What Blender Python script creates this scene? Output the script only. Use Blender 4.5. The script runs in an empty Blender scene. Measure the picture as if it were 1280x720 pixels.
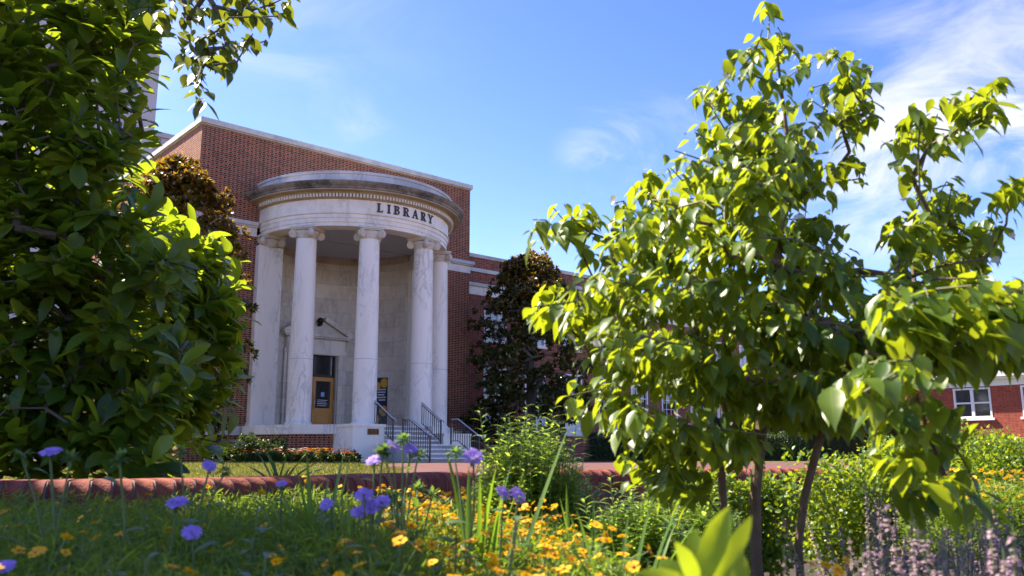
import bpy, math, random
import numpy as np
from mathutils import Vector, Matrix
R_ = math.radians
S = bpy.context.scene
COL = S.collection
random.seed(7)
RNG = np.random.default_rng(11)

# ------------------------------------------------------------------ camera, sky, sun, exposure
FPX, HORIZON, EYE = 1080.0, 568.0, 0.25           # focal length in photo pixels, horizon row, eye height
PITCH = math.atan((HORIZON - 360) / FPX)
cam = bpy.data.cameras.new('camera')
cam_o = bpy.data.objects.new('camera', cam); COL.objects.link(cam_o)
cam_o.location = (0, 0, EYE)
cam_o.rotation_euler = (math.pi / 2 + PITCH, 0, 0)
cam.sensor_width = 36.0
cam.lens = 36.0 * FPX / 1280
cam.clip_start = 0.05; cam.clip_end = 3000
cam.dof.use_dof = True
cam.dof.focus_distance = 30.0
cam.dof.aperture_fstop = 6.3
S.camera = cam_o

SUN_EL, SUN_AZ = R_(52), math.atan2(-0.90, 0.42)   # azimuth measured from +Y towards +X
sd = Vector((math.sin(SUN_AZ) * math.cos(SUN_EL), math.cos(SUN_AZ) * math.cos(SUN_EL), math.sin(SUN_EL)))
sun = bpy.data.lights.new('sun', 'SUN'); sun.energy = 3.5; sun.angle = R_(0.5); sun.color = (1.0, 0.90, 0.72)
sun_o = bpy.data.objects.new('sun', sun); COL.objects.link(sun_o)
sun_o.rotation_euler = sd.to_track_quat('Z', 'Y').to_euler()
sun_o.location = (0, 0, 40)

W = bpy.data.worlds.new('World'); S.world = W; W.use_nodes = True
S.view_settings.view_transform = 'Standard'; S.view_settings.look = 'None'
S.view_settings.gamma = 1.0; S.view_settings.use_curve_mapping = False
S.view_settings.exposure = 2.35


class NT:
    """tiny helper for node trees"""
    def __init__(s, tree): s.t = tree; s.n = tree.nodes; s.l = tree.links
    def new(s, kind, **kw):
        nd = s.n.new(kind)
        for k, v in kw.items():
            if k.startswith('i_'):
                key = k[2:]
                key = int(key) if key.isdigit() else key.replace('_', ' ')
                s.put(nd.inputs[key], v)
            else: setattr(nd, k, v)
        return nd
    def put(s, sock, v):
        if isinstance(v, bpy.types.NodeSocket): s.l.new(v, sock)
        elif isinstance(v, bpy.types.Node): s.l.new(v.outputs[0], sock)
        else:
            if isinstance(v, (tuple, list)) and len(v) == 3 and sock.type == 'RGBA': v = (*v, 1)
            sock.default_value = v
    def m(s, op, a, b=0.0, c=0.0, clamp=False):
        nd = s.n.new('ShaderNodeMath'); nd.operation = op; nd.use_clamp = clamp
        s.put(nd.inputs[0], a); s.put(nd.inputs[1], b); s.put(nd.inputs[2], c)
        return nd.outputs[0]
    def mix(s, f, a, b, mode='MIX'):
        nd = s.n.new('ShaderNodeMix'); nd.data_type = 'RGBA'; nd.blend_type = mode
        s.put(nd.inputs[0], f); s.put(nd.inputs[6], a); s.put(nd.inputs[7], b)
        return nd.outputs[2]
    def ramp(s, f, lo, hi):
        nd = s.n.new('ShaderNodeMapRange'); nd.interpolation_type = 'SMOOTHSTEP'
        s.put(nd.inputs[0], f); s.put(nd.inputs[1], lo); s.put(nd.inputs[2], hi)
        return nd.outputs[0]


def ray_dir(px, py):
    a = (px - 640) / FPX; b = (360 - py) / FPX
    cp, sp = math.cos(PITCH), math.sin(PITCH)
    return Vector((a, cp - b * sp, sp + b * cp))

def at(px, py, depth):
    """the point seen at photo pixel (px, py) at the given distance along +Y"""
    r = ray_dir(px, py)
    return r * (depth / r.y) + Vector((0, 0, EYE))

# sky
def build_sky():
    g = NT(W.node_tree); g.n.clear()
    sky = g.new('ShaderNodeTexSky', sky_type='NISHITA', sun_disc=False, sun_elevation=SUN_EL,
                sun_rotation=SUN_AZ, altitude=100, air_density=0.85, dust_density=0.5, ozone_density=2.6)
    gam = g.new('ShaderNodeGamma', i_Color=sky, i_Gamma=1.42)
    hs = g.new('ShaderNodeHueSaturation', i_Saturation=1.08, i_Value=.67, i_Color=gam)
    tint = g.mix(1.0, hs.outputs[0], (1.20, .885, .96), 'MULTIPLY')
    tc = g.new('ShaderNodeTexCoord')
    sep = g.new('ShaderNodeSeparateXYZ', i_0=tc.outputs['Generated'])
    zz = g.m('ADD', g.m('MAXIMUM', sep.outputs[2], 0.0), 0.12)
    cx = g.m('DIVIDE', sep.outputs[0], zz); cy = g.m('DIVIDE', sep.outputs[1], zz)
    v = g.new('ShaderNodeCombineXYZ', i_0=cx, i_1=cy)
    mp = g.new('ShaderNodeMapping', i_0=tc.outputs['Generated'], i_2=(R_(20), R_(-38), R_(15)), i_3=(2.6, 3.0, 7.5))
    n1 = g.new('ShaderNodeTexNoise', i_Vector=mp, i_Scale=1.5, i_Detail=10, i_Roughness=0.60, i_Distortion=1.1)
    mp2 = g.new('ShaderNodeMapping', i_0=v, i_1=(3.1, 1.7, 0))
    n2 = g.new('ShaderNodeTexNoise', i_Vector=mp2, i_Scale=0.9, i_Detail=4)
    wisps = g.ramp(n1.outputs[0], 0.36, 0.78)
    # banks of cirrus in a few directions of the sky
    total = 0.0
    for px, py, size, amt in ((762, 195, 0.075, 1.9), (845, 165, 0.07, .5), (1190, 110, 0.20, .7), (1235, 235, 0.14, .65), (1080, 230, 0.13, .85),
                              (452, 152, 0.04, 1.7), (300, 110, 0.28, .55), (1500, 50, .3, .8), (100, -60, .3, .5), (700, 320, .1, .25)):
        d = ray_dir(px, py).normalized()
        dt = g.new('ShaderNodeVectorMath', operation='DISTANCE', i_0=tc.outputs['Generated'], i_1=tuple(d))
        k = g.m('MULTIPLY', g.ramp(dt.outputs['Value'], size, size * 0.15), amt)
        total = g.m('ADD', k, total)
    dens = g.m('MULTIPLY', g.m('MULTIPLY', wisps, total), g.ramp(n2.outputs[0], .25, .6), clamp=True)
    col = g.mix(g.m('MULTIPLY', dens, 0.8, clamp=True), tint, (4.6, 4.5, 4.7))
    bg = g.new('ShaderNodeBackground', i_Color=col, i_Strength=0.058)
    out = g.new('ShaderNodeOutputWorld'); g.l.new(bg.outputs[0], out.inputs[0])
build_sky()

# ------------------------------------------------------------------ helpers: objects
def put_props(o, label=None, cat=None, group=None, kind=None):
    if label: o['label'] = label
    if cat: o['category'] = cat
    if group: o['group'] = group
    if kind: o['kind'] = kind
    return o

def thing(name, label, cat, loc=(0, 0, 0), rz=0.0, group=None):
    o = bpy.data.objects.new(name, None); COL.objects.link(o)
    o.empty_display_size = 0.2
    o.location = loc; o.rotation_euler = (0, 0, rz)
    return put_props(o, label, cat, group)

def link(name, mesh, parent=None, loc=None):
    o = bpy.data.objects.new(name, mesh); COL.objects.link(o)
    if parent: o.parent = parent
    if loc is not None: o.location = loc
    return o

def copy_tree(o, parent=None):
    c = o.copy(); COL.objects.link(c)
    if parent: c.parent = parent
    for ch in list(o.children): copy_tree(ch, c)
    return c


class MB:
    """collects faces with metre-true UVs and builds one mesh"""
    def __init__(s): s.v = []; s.f = []; s.uv = []; s.mi = []; s.sm = []
    def face(s, pts, uv=None, mi=0, smooth=False):
        i = len(s.v); pts = [Vector(p) for p in pts]; s.v += pts
        s.f.append(tuple(range(i, i + len(pts))))
        if uv is None:
            n = Vector((0, 0, 0))
            for a in range(len(pts)):
                p, q = pts[a], pts[(a + 1) % len(pts)]
                n += Vector(((p.y - q.y) * (p.z + q.z), (p.z - q.z) * (p.x + q.x), (p.x - q.x) * (p.y + q.y)))
            ax = max(range(3), key=lambda k: abs(n[k]))
            uv = [((p.y, p.z), (p.x, p.z), (p.x, p.y))[ax] for p in pts]
        s.uv.append(uv); s.mi.append(mi); s.sm.append(smooth)
    def box(s, x0, x1, y0, y1, z0, z1, mi=0, skip=''):
        P = lambda x, y, z: (x, y, z)
        if 'f' not in skip: s.face([P(x0, y0, z0), P(x1, y0, z0), P(x1, y0, z1), P(x0, y0, z1)], mi=mi)
        if 'b' not in skip: s.face([P(x1, y1, z0), P(x0, y1, z0), P(x0, y1, z1), P(x1, y1, z1)], mi=mi)
        if 'l' not in skip: s.face([P(x0, y1, z0), P(x0, y0, z0), P(x0, y0, z1), P(x0, y1, z1)], mi=mi)
        if 'r' not in skip: s.face([P(x1, y0, z0), P(x1, y1, z0), P(x1, y1, z1), P(x1, y0, z1)], mi=mi)
        if 't' not in skip: s.face([P(x0, y0, z1), P(x1, y0, z1), P(x1, y1, z1), P(x0, y1, z1)], mi=mi)
        if 'd' not in skip: s.face([P(x0, y1, z0), P(x1, y1, z0), P(x1, y0, z0), P(x0, y0, z0)], mi=mi)
        return s
    def prism(s, poly, axis, a, b, mi=0):
        """poly: 2-D points (counter-clockwise); axis 'y': (x,z) poly extruded along y"""
        def P(p, t):
            return {'y': (p[0], t, p[1]), 'x': (t, p[0], p[1]), 'z': (p[0], p[1], t)}[axis]
        s.face([P(p, a) for p in poly], mi=mi); s.face([P(p, b) for p in reversed(poly)], mi=mi)
        for i in range(len(poly)):
            p, q = poly[i], poly[(i + 1) % len(poly)]
            s.face([P(p, b), P(q, b), P(q, a), P(p, a)], mi=mi)
        return s
    def lathe(s, prof, a0=0, a1=360, n=48, c=(0, 0), sx=1, sy=1, mi=0, smooth=True, caps=False, ret=None):
        """profile of (r, z); angle 0 points to -Y (towards the street), positive towards +X"""
        def P(r, z, a): return (c[0] + sx * r * math.sin(a), c[1] - sy * r * math.cos(a), z)
        dist = [0]
        for i in range(1, len(prof)):
            dist.append(dist[-1] + math.hypot(prof[i][0] - prof[i - 1][0], prof[i][1] - prof[i - 1][1]))
        for i in range(n):
            b0 = R_(a0 + (a1 - a0) * i / n); b1 = R_(a0 + (a1 - a0) * (i + 1) / n)
            for j in range(len(prof) - 1):
                (r0, z0), (r1, z1) = prof[j], prof[j + 1]
                rm = max(r0, r1)
                s.face([P(r0, z0, b0), P(r0, z0, b1), P(r1, z1, b1), P(r1, z1, b0)],
                       uv=[(b0 * rm, z0), (b1 * rm, z0), (b1 * rm, z1), (b0 * rm, z1)], mi=mi, smooth=smooth)
        if ret is not None:                              # straight returns back to the wall plane
            for a, fl in ((a0, 0), (a1, 1)):
                for j in range(len(prof) - 1):
                    p, q = P(*prof[j], R_(a)), P(*prof[j + 1], R_(a))
                    f = [(p[0], ret, p[2]), p, q, (q[0], ret, q[2])]
                    s.face(f if not fl else list(reversed(f)), mi=mi)
        if caps:
            for a in (a0, a1): s.face([P(r, z, R_(a)) for r, z in prof], mi=mi)
        return s
    def tube(s, pts, rad, n=8, mi=0, cap=True):
        pts = [Vector(p) for p in pts]
        if not isinstance(rad, (list, tuple)): rad = [rad] * len(pts)
        rings = []
        up = Vector((0, 0, 1))
        for i, p in enumerate(pts):
            d = (pts[min(i + 1, len(pts) - 1)] - pts[max(i - 1, 0)]).normalized()
            a = d.cross(up)
            if a.length < 1e-3: a = d.cross(Vector((1, 0, 0)))
            a.normalize(); b = a.cross(d)
            rings.append([p + (a * math.cos(2 * math.pi * k / n) + b * math.sin(2 * math.pi * k / n)) * rad[i] for k in range(n)])
        L = 0
        for i in range(len(pts) - 1):
            L1 = L + (pts[i + 1] - pts[i]).length
            for k in range(n):
                k2 = (k + 1) % n; c = 2 * math.pi * rad[0] / n
                s.face([rings[i][k2], rings[i][k], rings[i + 1][k], rings[i + 1][k2]],
                       uv=[(k * c + c, L), (k * c, L), (k * c, L1), (k * c + c, L1)], mi=mi, smooth=True)
            L = L1
        if cap:
            s.face(rings[0], mi=mi); s.face(list(reversed(rings[-1])), mi=mi)
        return s
    def ball(s, c, r, mi=0, n=10, sz=1.0):
        for i in range(n // 2):
            t0 = math.pi * i / (n // 2); t1 = math.pi * (i + 1) / (n // 2)
            for k in range(n):
                p0 = 2 * math.pi * k / n; p1 = 2 * math.pi * (k + 1) / n
                Q = lambda t, p: (c[0] + r * math.sin(t) * math.cos(p), c[1] + r * math.sin(t) * math.sin(p), c[2] + r * sz * math.cos(t))
                pts = [Q(t1, p0), Q(t1, p1), Q(t0, p1), Q(t0, p0)]
                if i == 0: pts = [pts[0], pts[1], pts[2]]
                elif i == n // 2 - 1: pts = [pts[0], pts[2], pts[3]]
                s.face(pts, mi=mi, smooth=True)
        return s
    def mesh(s, name, mats, merge=True):
        me = bpy.data.meshes.new(name)
        me.from_pydata([tuple(v) for v in s.v], [], s.f)
        ul = me.uv_layers.new(name='UVMap')
        ul.data.foreach_set('uv', [c for f in s.uv for p in f for c in p])
        mats = mats if isinstance(mats, (list, tuple)) else [mats]
        for m in mats: me.materials.append(m)
        me.polygons.foreach_set('material_index', s.mi)
        me.polygons.foreach_set('use_smooth', s.sm)
        if merge:
            import bmesh
            bm = bmesh.new(); bm.from_mesh(me)
            bmesh.ops.remove_doubles(bm, verts=bm.verts, dist=1e-5)
            bm.to_mesh(me); bm.free()
        me.update()
        return me
    def build(s, name, mats, parent=None, loc=None, merge=True):
        return link(name, s.mesh(name, mats, merge), parent, loc)

# ------------------------------------------------------------------ helpers: leaves
def _tmpl(kind):
    if kind == 'lite':     # two facets folded along the midrib
        t = [(0, 0), (.45, 1), (.45, -1), (1, 0)]
        f = [(0, 3, 1), (0, 2, 3)]
    elif kind == 'blade':  # strap leaf
        ts = [0, .12, .25, .4, .55, .7, .82, .92, 1]; w = [.55, .8, .95, 1, 1, .9, .7, .42, 0]
        t, f = _strip(ts, w)
    elif kind == 'mid':
        ts = [0, .28, .6, 1]; w = [0, .9, .85, 0]
        t, f = _strip(ts, w)
    elif kind == 'ovate':
        ts = [0, .1, .26, .44, .62, .78, .9, 1]; w = [.02, .5, .92, 1, .78, .42, .13, 0]
        t, f = _strip(ts, w)
    elif kind == 'obovate':
        ts = [0, .12, .3, .48, .65, .8, .92, 1]; w = [.03, .25, .6, .88, 1, .88, .45, 0]
        t, f = _strip(ts, w)
    elif kind == 'petal':
        ts = [0, .4, .85, 1]; w = [.35, .8, 1, .6]
        t, f = _strip(ts, w)
    return np.array(t, float), f

def _strip(ts, w):
    t = []; f = []
    for a, b in zip(ts, w): t += [(a, 0), (a, b), (a, -b)]
    for i in range(len(ts) - 1):
        m0, l0, r0, m1, l1, r1 = 3 * i, 3 * i + 1, 3 * i + 2, 3 * i + 3, 3 * i + 4, 3 * i + 5
        f += [(m0, m1, l1, l0), (m0, r0, r1, m1)]
    return t, f

def unit(a): return a / np.maximum(np.linalg.norm(a, axis=-1, keepdims=True), 1e-9)

def leaf_mesh(name, P, D, N, L, Wd, mats, kind='mid', droop=.25, fold=.25, wave=0.0, rnd=None, mi=None, extra=None):
    """one mesh of many leaves. P base, D direction, N upper side, L length, Wd half width"""
    P = np.asarray(P, float); n = len(P); D = unit(np.asarray(D, float)); N = np.asarray(N, float)
    N = unit(N - D * np.sum(N * D, 1, keepdims=True)); Sd = np.cross(D, N)
    L = np.broadcast_to(np.asarray(L, float), (n,)); Wd = np.broadcast_to(np.asarray(Wd, float), (n,))
    droop = np.broadcast_to(np.asarray(droop, float), (n,))
    t, f = _tmpl(kind); k = len(t)
    tt = t[:, 0][None, :]; ss = t[:, 1][None, :]
    along = tt * L[:, None] * (1 - .25 * np.abs(droop[:, None]) * tt)
    across = ss * Wd[:, None]
    up = np.abs(across) * fold - droop[:, None] * L[:, None] * tt ** 2
    if wave: up = up + np.sin(tt * 9 + RNG.uniform(0, 6, (n, 1))) * np.abs(ss) * wave * Wd[:, None]
    V = P[:, None, :] + D[:, None, :] * along[..., None] + Sd[:, None, :] * across[..., None] + N[:, None, :] * up[..., None]
    verts = V.reshape(-1, 3)
    faces = [tuple(i * k + q for q in fc) for i in range(n) for fc in f]
    if rnd is None: rnd = RNG.uniform(0, 1, n)
    ra = np.repeat(rnd, k).astype(np.float32)
    luv = np.zeros((n, k, 3), np.float32); luv[..., 0] = ss; luv[..., 1] = tt
    mi_f = np.zeros(n * len(f), np.int32) if mi is None else np.repeat(np.asarray(mi, np.int32), len(f))
    vl = verts.tolist()
    if extra is not None:                 # an MB with twigs or stems, joined to the same mesh
        o = len(vl); vl += [tuple(v) for v in extra.v]
        faces += [tuple(o + q for q in fc) for fc in extra.f]
        ra = np.concatenate([ra, np.full(len(extra.v), .5, np.float32)])
        luv = np.concatenate([luv.reshape(-1, 3), np.zeros((len(extra.v), 3), np.float32)])
        mi_f = np.concatenate([mi_f, np.array(extra.mi, np.int32)])
    me = bpy.data.meshes.new(name); me.from_pydata(vl, [], faces)
    a = me.attributes.new('rnd', 'FLOAT', 'POINT'); a.data.foreach_set('value', ra)
    b = me.attributes.new('luv', 'FLOAT_VECTOR', 'POINT'); b.data.foreach_set('vector', luv.reshape(-1))
    mats = mats if isinstance(mats, (list, tuple)) else [mats]
    for m in mats: me.materials.append(m)
    me.polygons.foreach_set('material_index', mi_f)
    me.polygons.foreach_set('use_smooth', [True] * len(faces))
    me.update()
    return me

def rand_dirs(n): return unit(RNG.normal(0, 1, (n, 3)))

# ------------------------------------------------------------------ materials
def mat(name):
    m = bpy.data.materials.new(name); m.use_nodes = True
    g = NT(m.node_tree); g.n.clear()
    out = g.new('ShaderNodeOutputMaterial')
    return m, g, out

def simple(name, col, rough=.6, metal=0.0, noise=.15, scale=8, bump=0.0, spec=.5):
    m, g, out = mat(name)
    tc = g.new('ShaderNodeTexCoord')
    nz = g.new('ShaderNodeTexNoise', i_Vector=tc.outputs['Object'], i_Scale=scale, i_Detail=5)
    k = g.m('ADD', 1 - noise, g.m('MULTIPLY', nz.outputs[0], 2 * noise))
    c = g.mix(1.0, (*col, 1), g.new('ShaderNodeCombineColor', i_0=k, i_1=k, i_2=k).outputs[0], 'MULTIPLY')
    b = g.new('ShaderNodeBsdfPrincipled', i_Base_Color=c, i_Roughness=rough, i_Metallic=metal)
    b.inputs['Specular IOR Level'].default_value = spec
    if bump:
        bp = g.new('ShaderNodeBump', i_Strength=bump, i_Distance=.02, i_Height=g.m('ADD', nz.outputs[0], g.m('MULTIPLY', g.new('ShaderNodeTexNoise', i_Vector=tc.outputs['Object'], i_Scale=scale * 9, i_Detail=4).outputs[0], .4))); g.l.new(bp.outputs[0], b.inputs['Normal'])
    g.l.new(b.outputs[0], out.inputs[0])
    return m

def leafmat(name, c1, c2, tr, amt=.4, rough=.42, under=None, vein=.12, spec=.4):
    m, g, out = mat(name)
    a = g.new('ShaderNodeAttribute', attribute_name='rnd'); u = g.new('ShaderNodeAttribute', attribute_name='luv')
    sp = g.new('ShaderNodeSeparateXYZ', i_0=u.outputs['Vector'])
    x = g.m('ABSOLUTE', sp.outputs[0])
    mid = g.m('SUBTRACT', 1.0, g.ramp(x, 0.02, 0.10))
    side = g.m('SINE', g.m('MULTIPLY', g.m('SUBTRACT', sp.outputs[1], g.m('MULTIPLY', x, .28)), 46.0))
    vk = g.m('MULTIPLY', g.m('MAXIMUM', mid, g.m('MULTIPLY', g.ramp(side, .75, 1.0), .5)), vein)
    c = g.mix(a.outputs['Fac'], c1, c2)
    if under:
        geo = g.new('ShaderNodeNewGeometry')
        c = g.mix(geo.outputs['Backfacing'], c, under)
    c = g.mix(vk, c, tuple(min(1, 3.2 * q + .03) for q in c2))
    t = g.mix(a.outputs['Fac'], tuple(q * .8 for q in tr), tr)
    t = g.mix(g.m('MULTIPLY', vk, 1.5), t, tuple(q * .45 for q in tr))
    b = g.new('ShaderNodeBsdfPrincipled', i_Base_Color=c, i_Roughness=rough)
    b.inputs['Specular IOR Level'].default_value = spec
    tb = g.new('ShaderNodeBsdfTranslucent', i_Color=t)
    mx = g.new('ShaderNodeMixShader', i_0=amt, i_1=b.outputs[0], i_2=tb.outputs[0])
    g.l.new(mx.outputs[0], out.inputs[0])
    return m

def brickmat(name, stretcher, header, mortar, course=.0767, period=.327, flemish=True, var=.35, sizevar=1.0, bump=.5):
    m, g, out = mat(name)
    uv = g.new('ShaderNodeUVMap', uv_map='UVMap')
    sp = g.new('ShaderNodeSeparateXYZ', i_0=uv.outputs[0])
    vv = g.m('DIVIDE', sp.outputs[1], course); row = g.m('FLOOR', vv); fv = g.m('FRACT', vv)
    off = g.m('MULTIPLY', g.m('MODULO', g.m('ABSOLUTE', row), 2.0), .5)
    uu = g.m('ADD', g.m('DIVIDE', sp.outputs[0], period), off)
    cu = g.m('FLOOR', uu); fu = g.m('FRACT', uu)
    split = .655
    ish = g.m('GREATER_THAN', fu, split) if flemish else 0.0
    j = .011
    ju = j / period; jv = j / course
    # distance to joints
    e = g.m('LESS_THAN', fu, ju)
    if flemish: e = g.m('MAXIMUM', e, g.m('MULTIPLY', g.m('GREATER_THAN', fu, split), g.m('LESS_THAN', fu, split + ju)))
    e = g.m('MAXIMUM', e, g.m('LESS_THAN', fv, jv))
    idv = g.new('ShaderNodeCombineXYZ', i_0=g.m('ADD', cu, g.m('MULTIPLY', ish, .37)), i_1=row, i_2=3.3)
    wn = g.new('ShaderNodeTexWhiteNoise', i_Vector=idv)
    br = g.mix(ish, stretcher, header)
    k = g.m('ADD', 1 - var, g.m('MULTIPLY', wn.outputs[0], 2 * var))
    br = g.mix(1.0, br, g.new('ShaderNodeCombineColor', i_0=k, i_1=k, i_2=k).outputs[0], 'MULTIPLY')
    nz = g.new('ShaderNodeTexNoise', i_Vector=uv.outputs[0], i_Scale=.7, i_Detail=6)
    br = g.mix(g.m('MULTIPLY', g.ramp(nz.outputs[0], .42, .72), .45), br, tuple(.55 * q + .02 for q in stretcher))
    c = g.mix(e, br, mortar)
    mps = g.new('ShaderNodeMapping', i_0=uv.outputs[0], i_3=(2.2, .12, 1))
    ns = g.new('ShaderNodeTexNoise', i_Vector=mps, i_Scale=1.0, i_Detail=6, i_Roughness=.7)
    c = g.mix(g.m('MULTIPLY', g.ramp(ns.outputs[0], .5, .78), .38), c, tuple(.35 * q for q in stretcher))
    nz2 = g.new('ShaderNodeTexNoise', i_Vector=uv.outputs[0], i_Scale=60, i_Detail=3)
    h = g.m('ADD', g.m('MULTIPLY', g.m('SUBTRACT', 1.0, e), 1.0), g.m('MULTIPLY', nz2.outputs[0], .3))
    bp = g.new('ShaderNodeBump', i_Strength=bump, i_Distance=.006, i_Height=h)
    b = g.new('ShaderNodeBsdfPrincipled', i_Base_Color=c, i_Roughness=.85); g.l.new(bp.outputs[0], b.inputs['Normal'])
    b.inputs['Specular IOR Level'].default_value = .25
    g.l.new(b.outputs[0], out.inputs[0])
    return m

def marblemat(name, base=(.70, .685, .67), vein=(.22, .22, .25), rot=35, amount=.75, block=None, rough=.45, stain=None):
    m, g, out = mat(name)
    tc = g.new('ShaderNodeTexCoord')
    oi = g.new('ShaderNodeObjectInfo')
    sh = g.new('ShaderNodeVectorMath', operation='ADD', i_0=tc.outputs['Object'],
               i_1=g.new('ShaderNodeCombineXYZ', i_0=g.m('MULTIPLY', oi.outputs['Random'], 40.0), i_2=g.m('MULTIPLY', oi.outputs['Random'], 17.0)).outputs[0])
    src = sh.outputs[0]
    uv = g.new('ShaderNodeUVMap', uv_map='UVMap')
    if block:
        sp = g.new('ShaderNodeSeparateXYZ', i_0=uv.outputs[0])
        vv = g.m('DIVIDE', sp.outputs[1], block[1]); row = g.m('FLOOR', vv)
        uu = g.m('ADD', g.m('DIVIDE', sp.outputs[0], block[0]), g.m('MULTIPLY', g.m('MODULO', g.m('ABSOLUTE', row), 2.0), .5))
        ed = g.m('MAXIMUM', g.m('LESS_THAN', g.m('FRACT', uu), .012 / block[0]), g.m('LESS_THAN', g.m('FRACT', vv), .012 / block[1]))
        idv = g.new('ShaderNodeCombineXYZ', i_0=g.m('FLOOR', uu), i_1=row)
        wn = g.new('ShaderNodeTexWhiteNoise', i_Vector=idv)
        src = g.new('ShaderNodeVectorMath', operation='MULTIPLY_ADD', i_0=wn.outputs[1], i_1=(30, 30, 30), i_2=src).outputs[0]
    mp = g.new('ShaderNodeMapping', i_0=src, i_2=(R_(rot), R_(rot), R_(20)), i_3=(1.4, 1.4, .45))
    n0 = g.new('ShaderNodeTexNoise', i_Vector=mp, i_Scale=1.6, i_Detail=7, i_Roughness=.65, i_Distortion=1.6)
    v1 = g.m('SUBTRACT', 1.0, g.ramp(g.m('ABSOLUTE', g.m('SUBTRACT', n0.outputs[0], .5)), 0.0, .055))
    n1 = g.new('ShaderNodeTexNoise', i_Vector=mp, i_Scale=.8, i_Detail=5, i_Distortion=.8)
    msk = g.ramp(n1.outputs[0], .42, .66)
    c = g.mix(g.m('MULTIPLY', g.m('MULTIPLY', v1, msk), amount), base, vein)
    cloud = g.ramp(n1.outputs[0], .3, .75)
    c = g.mix(g.m('MULTIPLY', cloud, .35 * amount), c, tuple(q * .72 for q in base))
    if block:
        k = g.m('ADD', .88, g.m('MULTIPLY', wn.outputs[0], .2))
        c = g.mix(1.0, c, g.new('ShaderNodeCombineColor', i_0=k, i_1=k, i_2=k).outputs[0], 'MULTIPLY')
        c = g.mix(g.m('MULTIPLY', ed, .6), c, tuple(q * .35 for q in base))
    if stain:
        n2 = g.new('ShaderNodeTexNoise', i_Vector=tc.outputs['Object'], i_Scale=1.1, i_Detail=7, i_Roughness=.7)
        c = g.mix(g.m('MULTIPLY', g.ramp(n2.outputs[0], .40, .68), stain[1]), c, stain[0])
    b = g.new('ShaderNodeBsdfPrincipled', i_Base_Color=c, i_Roughness=rough)
    b.inputs['Specular IOR Level'].default_value = .35
    g.l.new(b.outputs[0], out.inputs[0])
    return m

M = {}
M['brick'] = brickmat('flemish_brick', (.25, .054, .027), (.030, .020, .019), (.54, .40, .25), var=.45)
M['brick_wing'] = brickmat('wing_brick', (.27, .072, .045), (.15, .045, .035), (.34, .22, .16), var=.4)
M['brick_far'] = brickmat('red_brick', (.30, .055, .035), (.25, .05, .035), (.33, .15, .10), var=.3)
M['brick_planter'] = brickmat('planter_brick', (.27, .075, .042), (.27, .075, .042), (.10, .085, .07), period=.205, flemish=False, var=.3)
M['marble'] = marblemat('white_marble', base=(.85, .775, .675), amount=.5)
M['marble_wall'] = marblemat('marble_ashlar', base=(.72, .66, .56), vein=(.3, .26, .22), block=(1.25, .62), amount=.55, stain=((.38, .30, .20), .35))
M['marble_ent'] = marblemat('entablature_marble', base=(.85, .77, .66), amount=.4, stain=((.42, .36, .29), .4))
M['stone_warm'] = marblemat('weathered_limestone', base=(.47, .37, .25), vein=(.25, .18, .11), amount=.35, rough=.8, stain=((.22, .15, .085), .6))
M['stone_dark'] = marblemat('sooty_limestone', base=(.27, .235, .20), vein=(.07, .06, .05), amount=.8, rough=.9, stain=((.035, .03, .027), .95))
M['stone_grey'] = marblemat('grey_limestone', base=(.58, .55, .52), vein=(.2, .2, .2), amount=.4, rough=.8, stain=((.2, .19, .18), .45))
M['slate'] = simple('dark_slate', (.045, .045, .05), .7)
M['stone_step'] = marblemat('riser_shade_marble', base=(.34, .335, .34), amount=.6, rough=.7)  # risers darker than the treads, shade under the nosings put into the colour
M['stone_top'] = marblemat('blocking_stone', base=(.56, .56, .57), vein=(.2, .2, .2), amount=.5, rough=.8, stain=((.28, .27, .26), .5))
M['dentil'] = simple('dentil_marble', (.66, .61, .52), .6)
M['plaster'] = simple('ceiling_plaster', (.46, .44, .45), .85, noise=.06, scale=2)
M['concrete'] = simple('pale_concrete', (.50, .46, .47), .8, noise=.06, scale=1.5)
M['concrete_d'] = simple('concrete_joint', (.30, .28, .29), .8)
M['white_paint'] = simple('white_paint', (.72, .72, .74), .5, noise=.05)
M['blind'] = simple('window_blind', (.55, .54, .50), .7, noise=.05)
M['black_metal'] = simple('black_painted_iron', (.012, .012, .014), .35, noise=.1, spec=.5)
M['steel'] = simple('steel_handrail', (.55, .55, .58), .3, metal=1.0, noise=.05)
M['bronze'] = simple('dark_bronze', (.035, .022, .016), .4, metal=.6, noise=.2)
M['letter'] = simple('letter_bronze', (.018, .012, .012), .45, noise=.15)
M['plaque'] = simple('bronze_plaque', (.16, .085, .03), .35, metal=.7, noise=.3, scale=30)
M['wood'] = simple('honey_oak', (.55, .24, .03), .4, noise=.25, scale=14)
M['soil'] = simple('dark_soil', (.035, .025, .018), .95, noise=.5, scale=20, bump=.8)
M['mulch'] = simple('brown_mulch', (.09, .045, .028), .95, noise=.6, scale=25, bump=1.0)
M['navy'] = simple('navy_print', (.012, .02, .05), .5)
M['yellow_print'] = simple('yellow_print', (.65, .36, .03), .5)
M['white_print'] = simple('white_print', (.6, .62, .66), .5)
M['bark'] = simple('brown_bark', (.13, .085, .055), .85, noise=.5, scale=25, bump=.6)
M['bark_g'] = simple('grey_bark', (.10, .085, .07), .9, noise=.4, scale=12, bump=.6)
M['twig'] = simple('green_twig', (.10, .10, .03), .7, noise=.3, scale=30)

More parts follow.
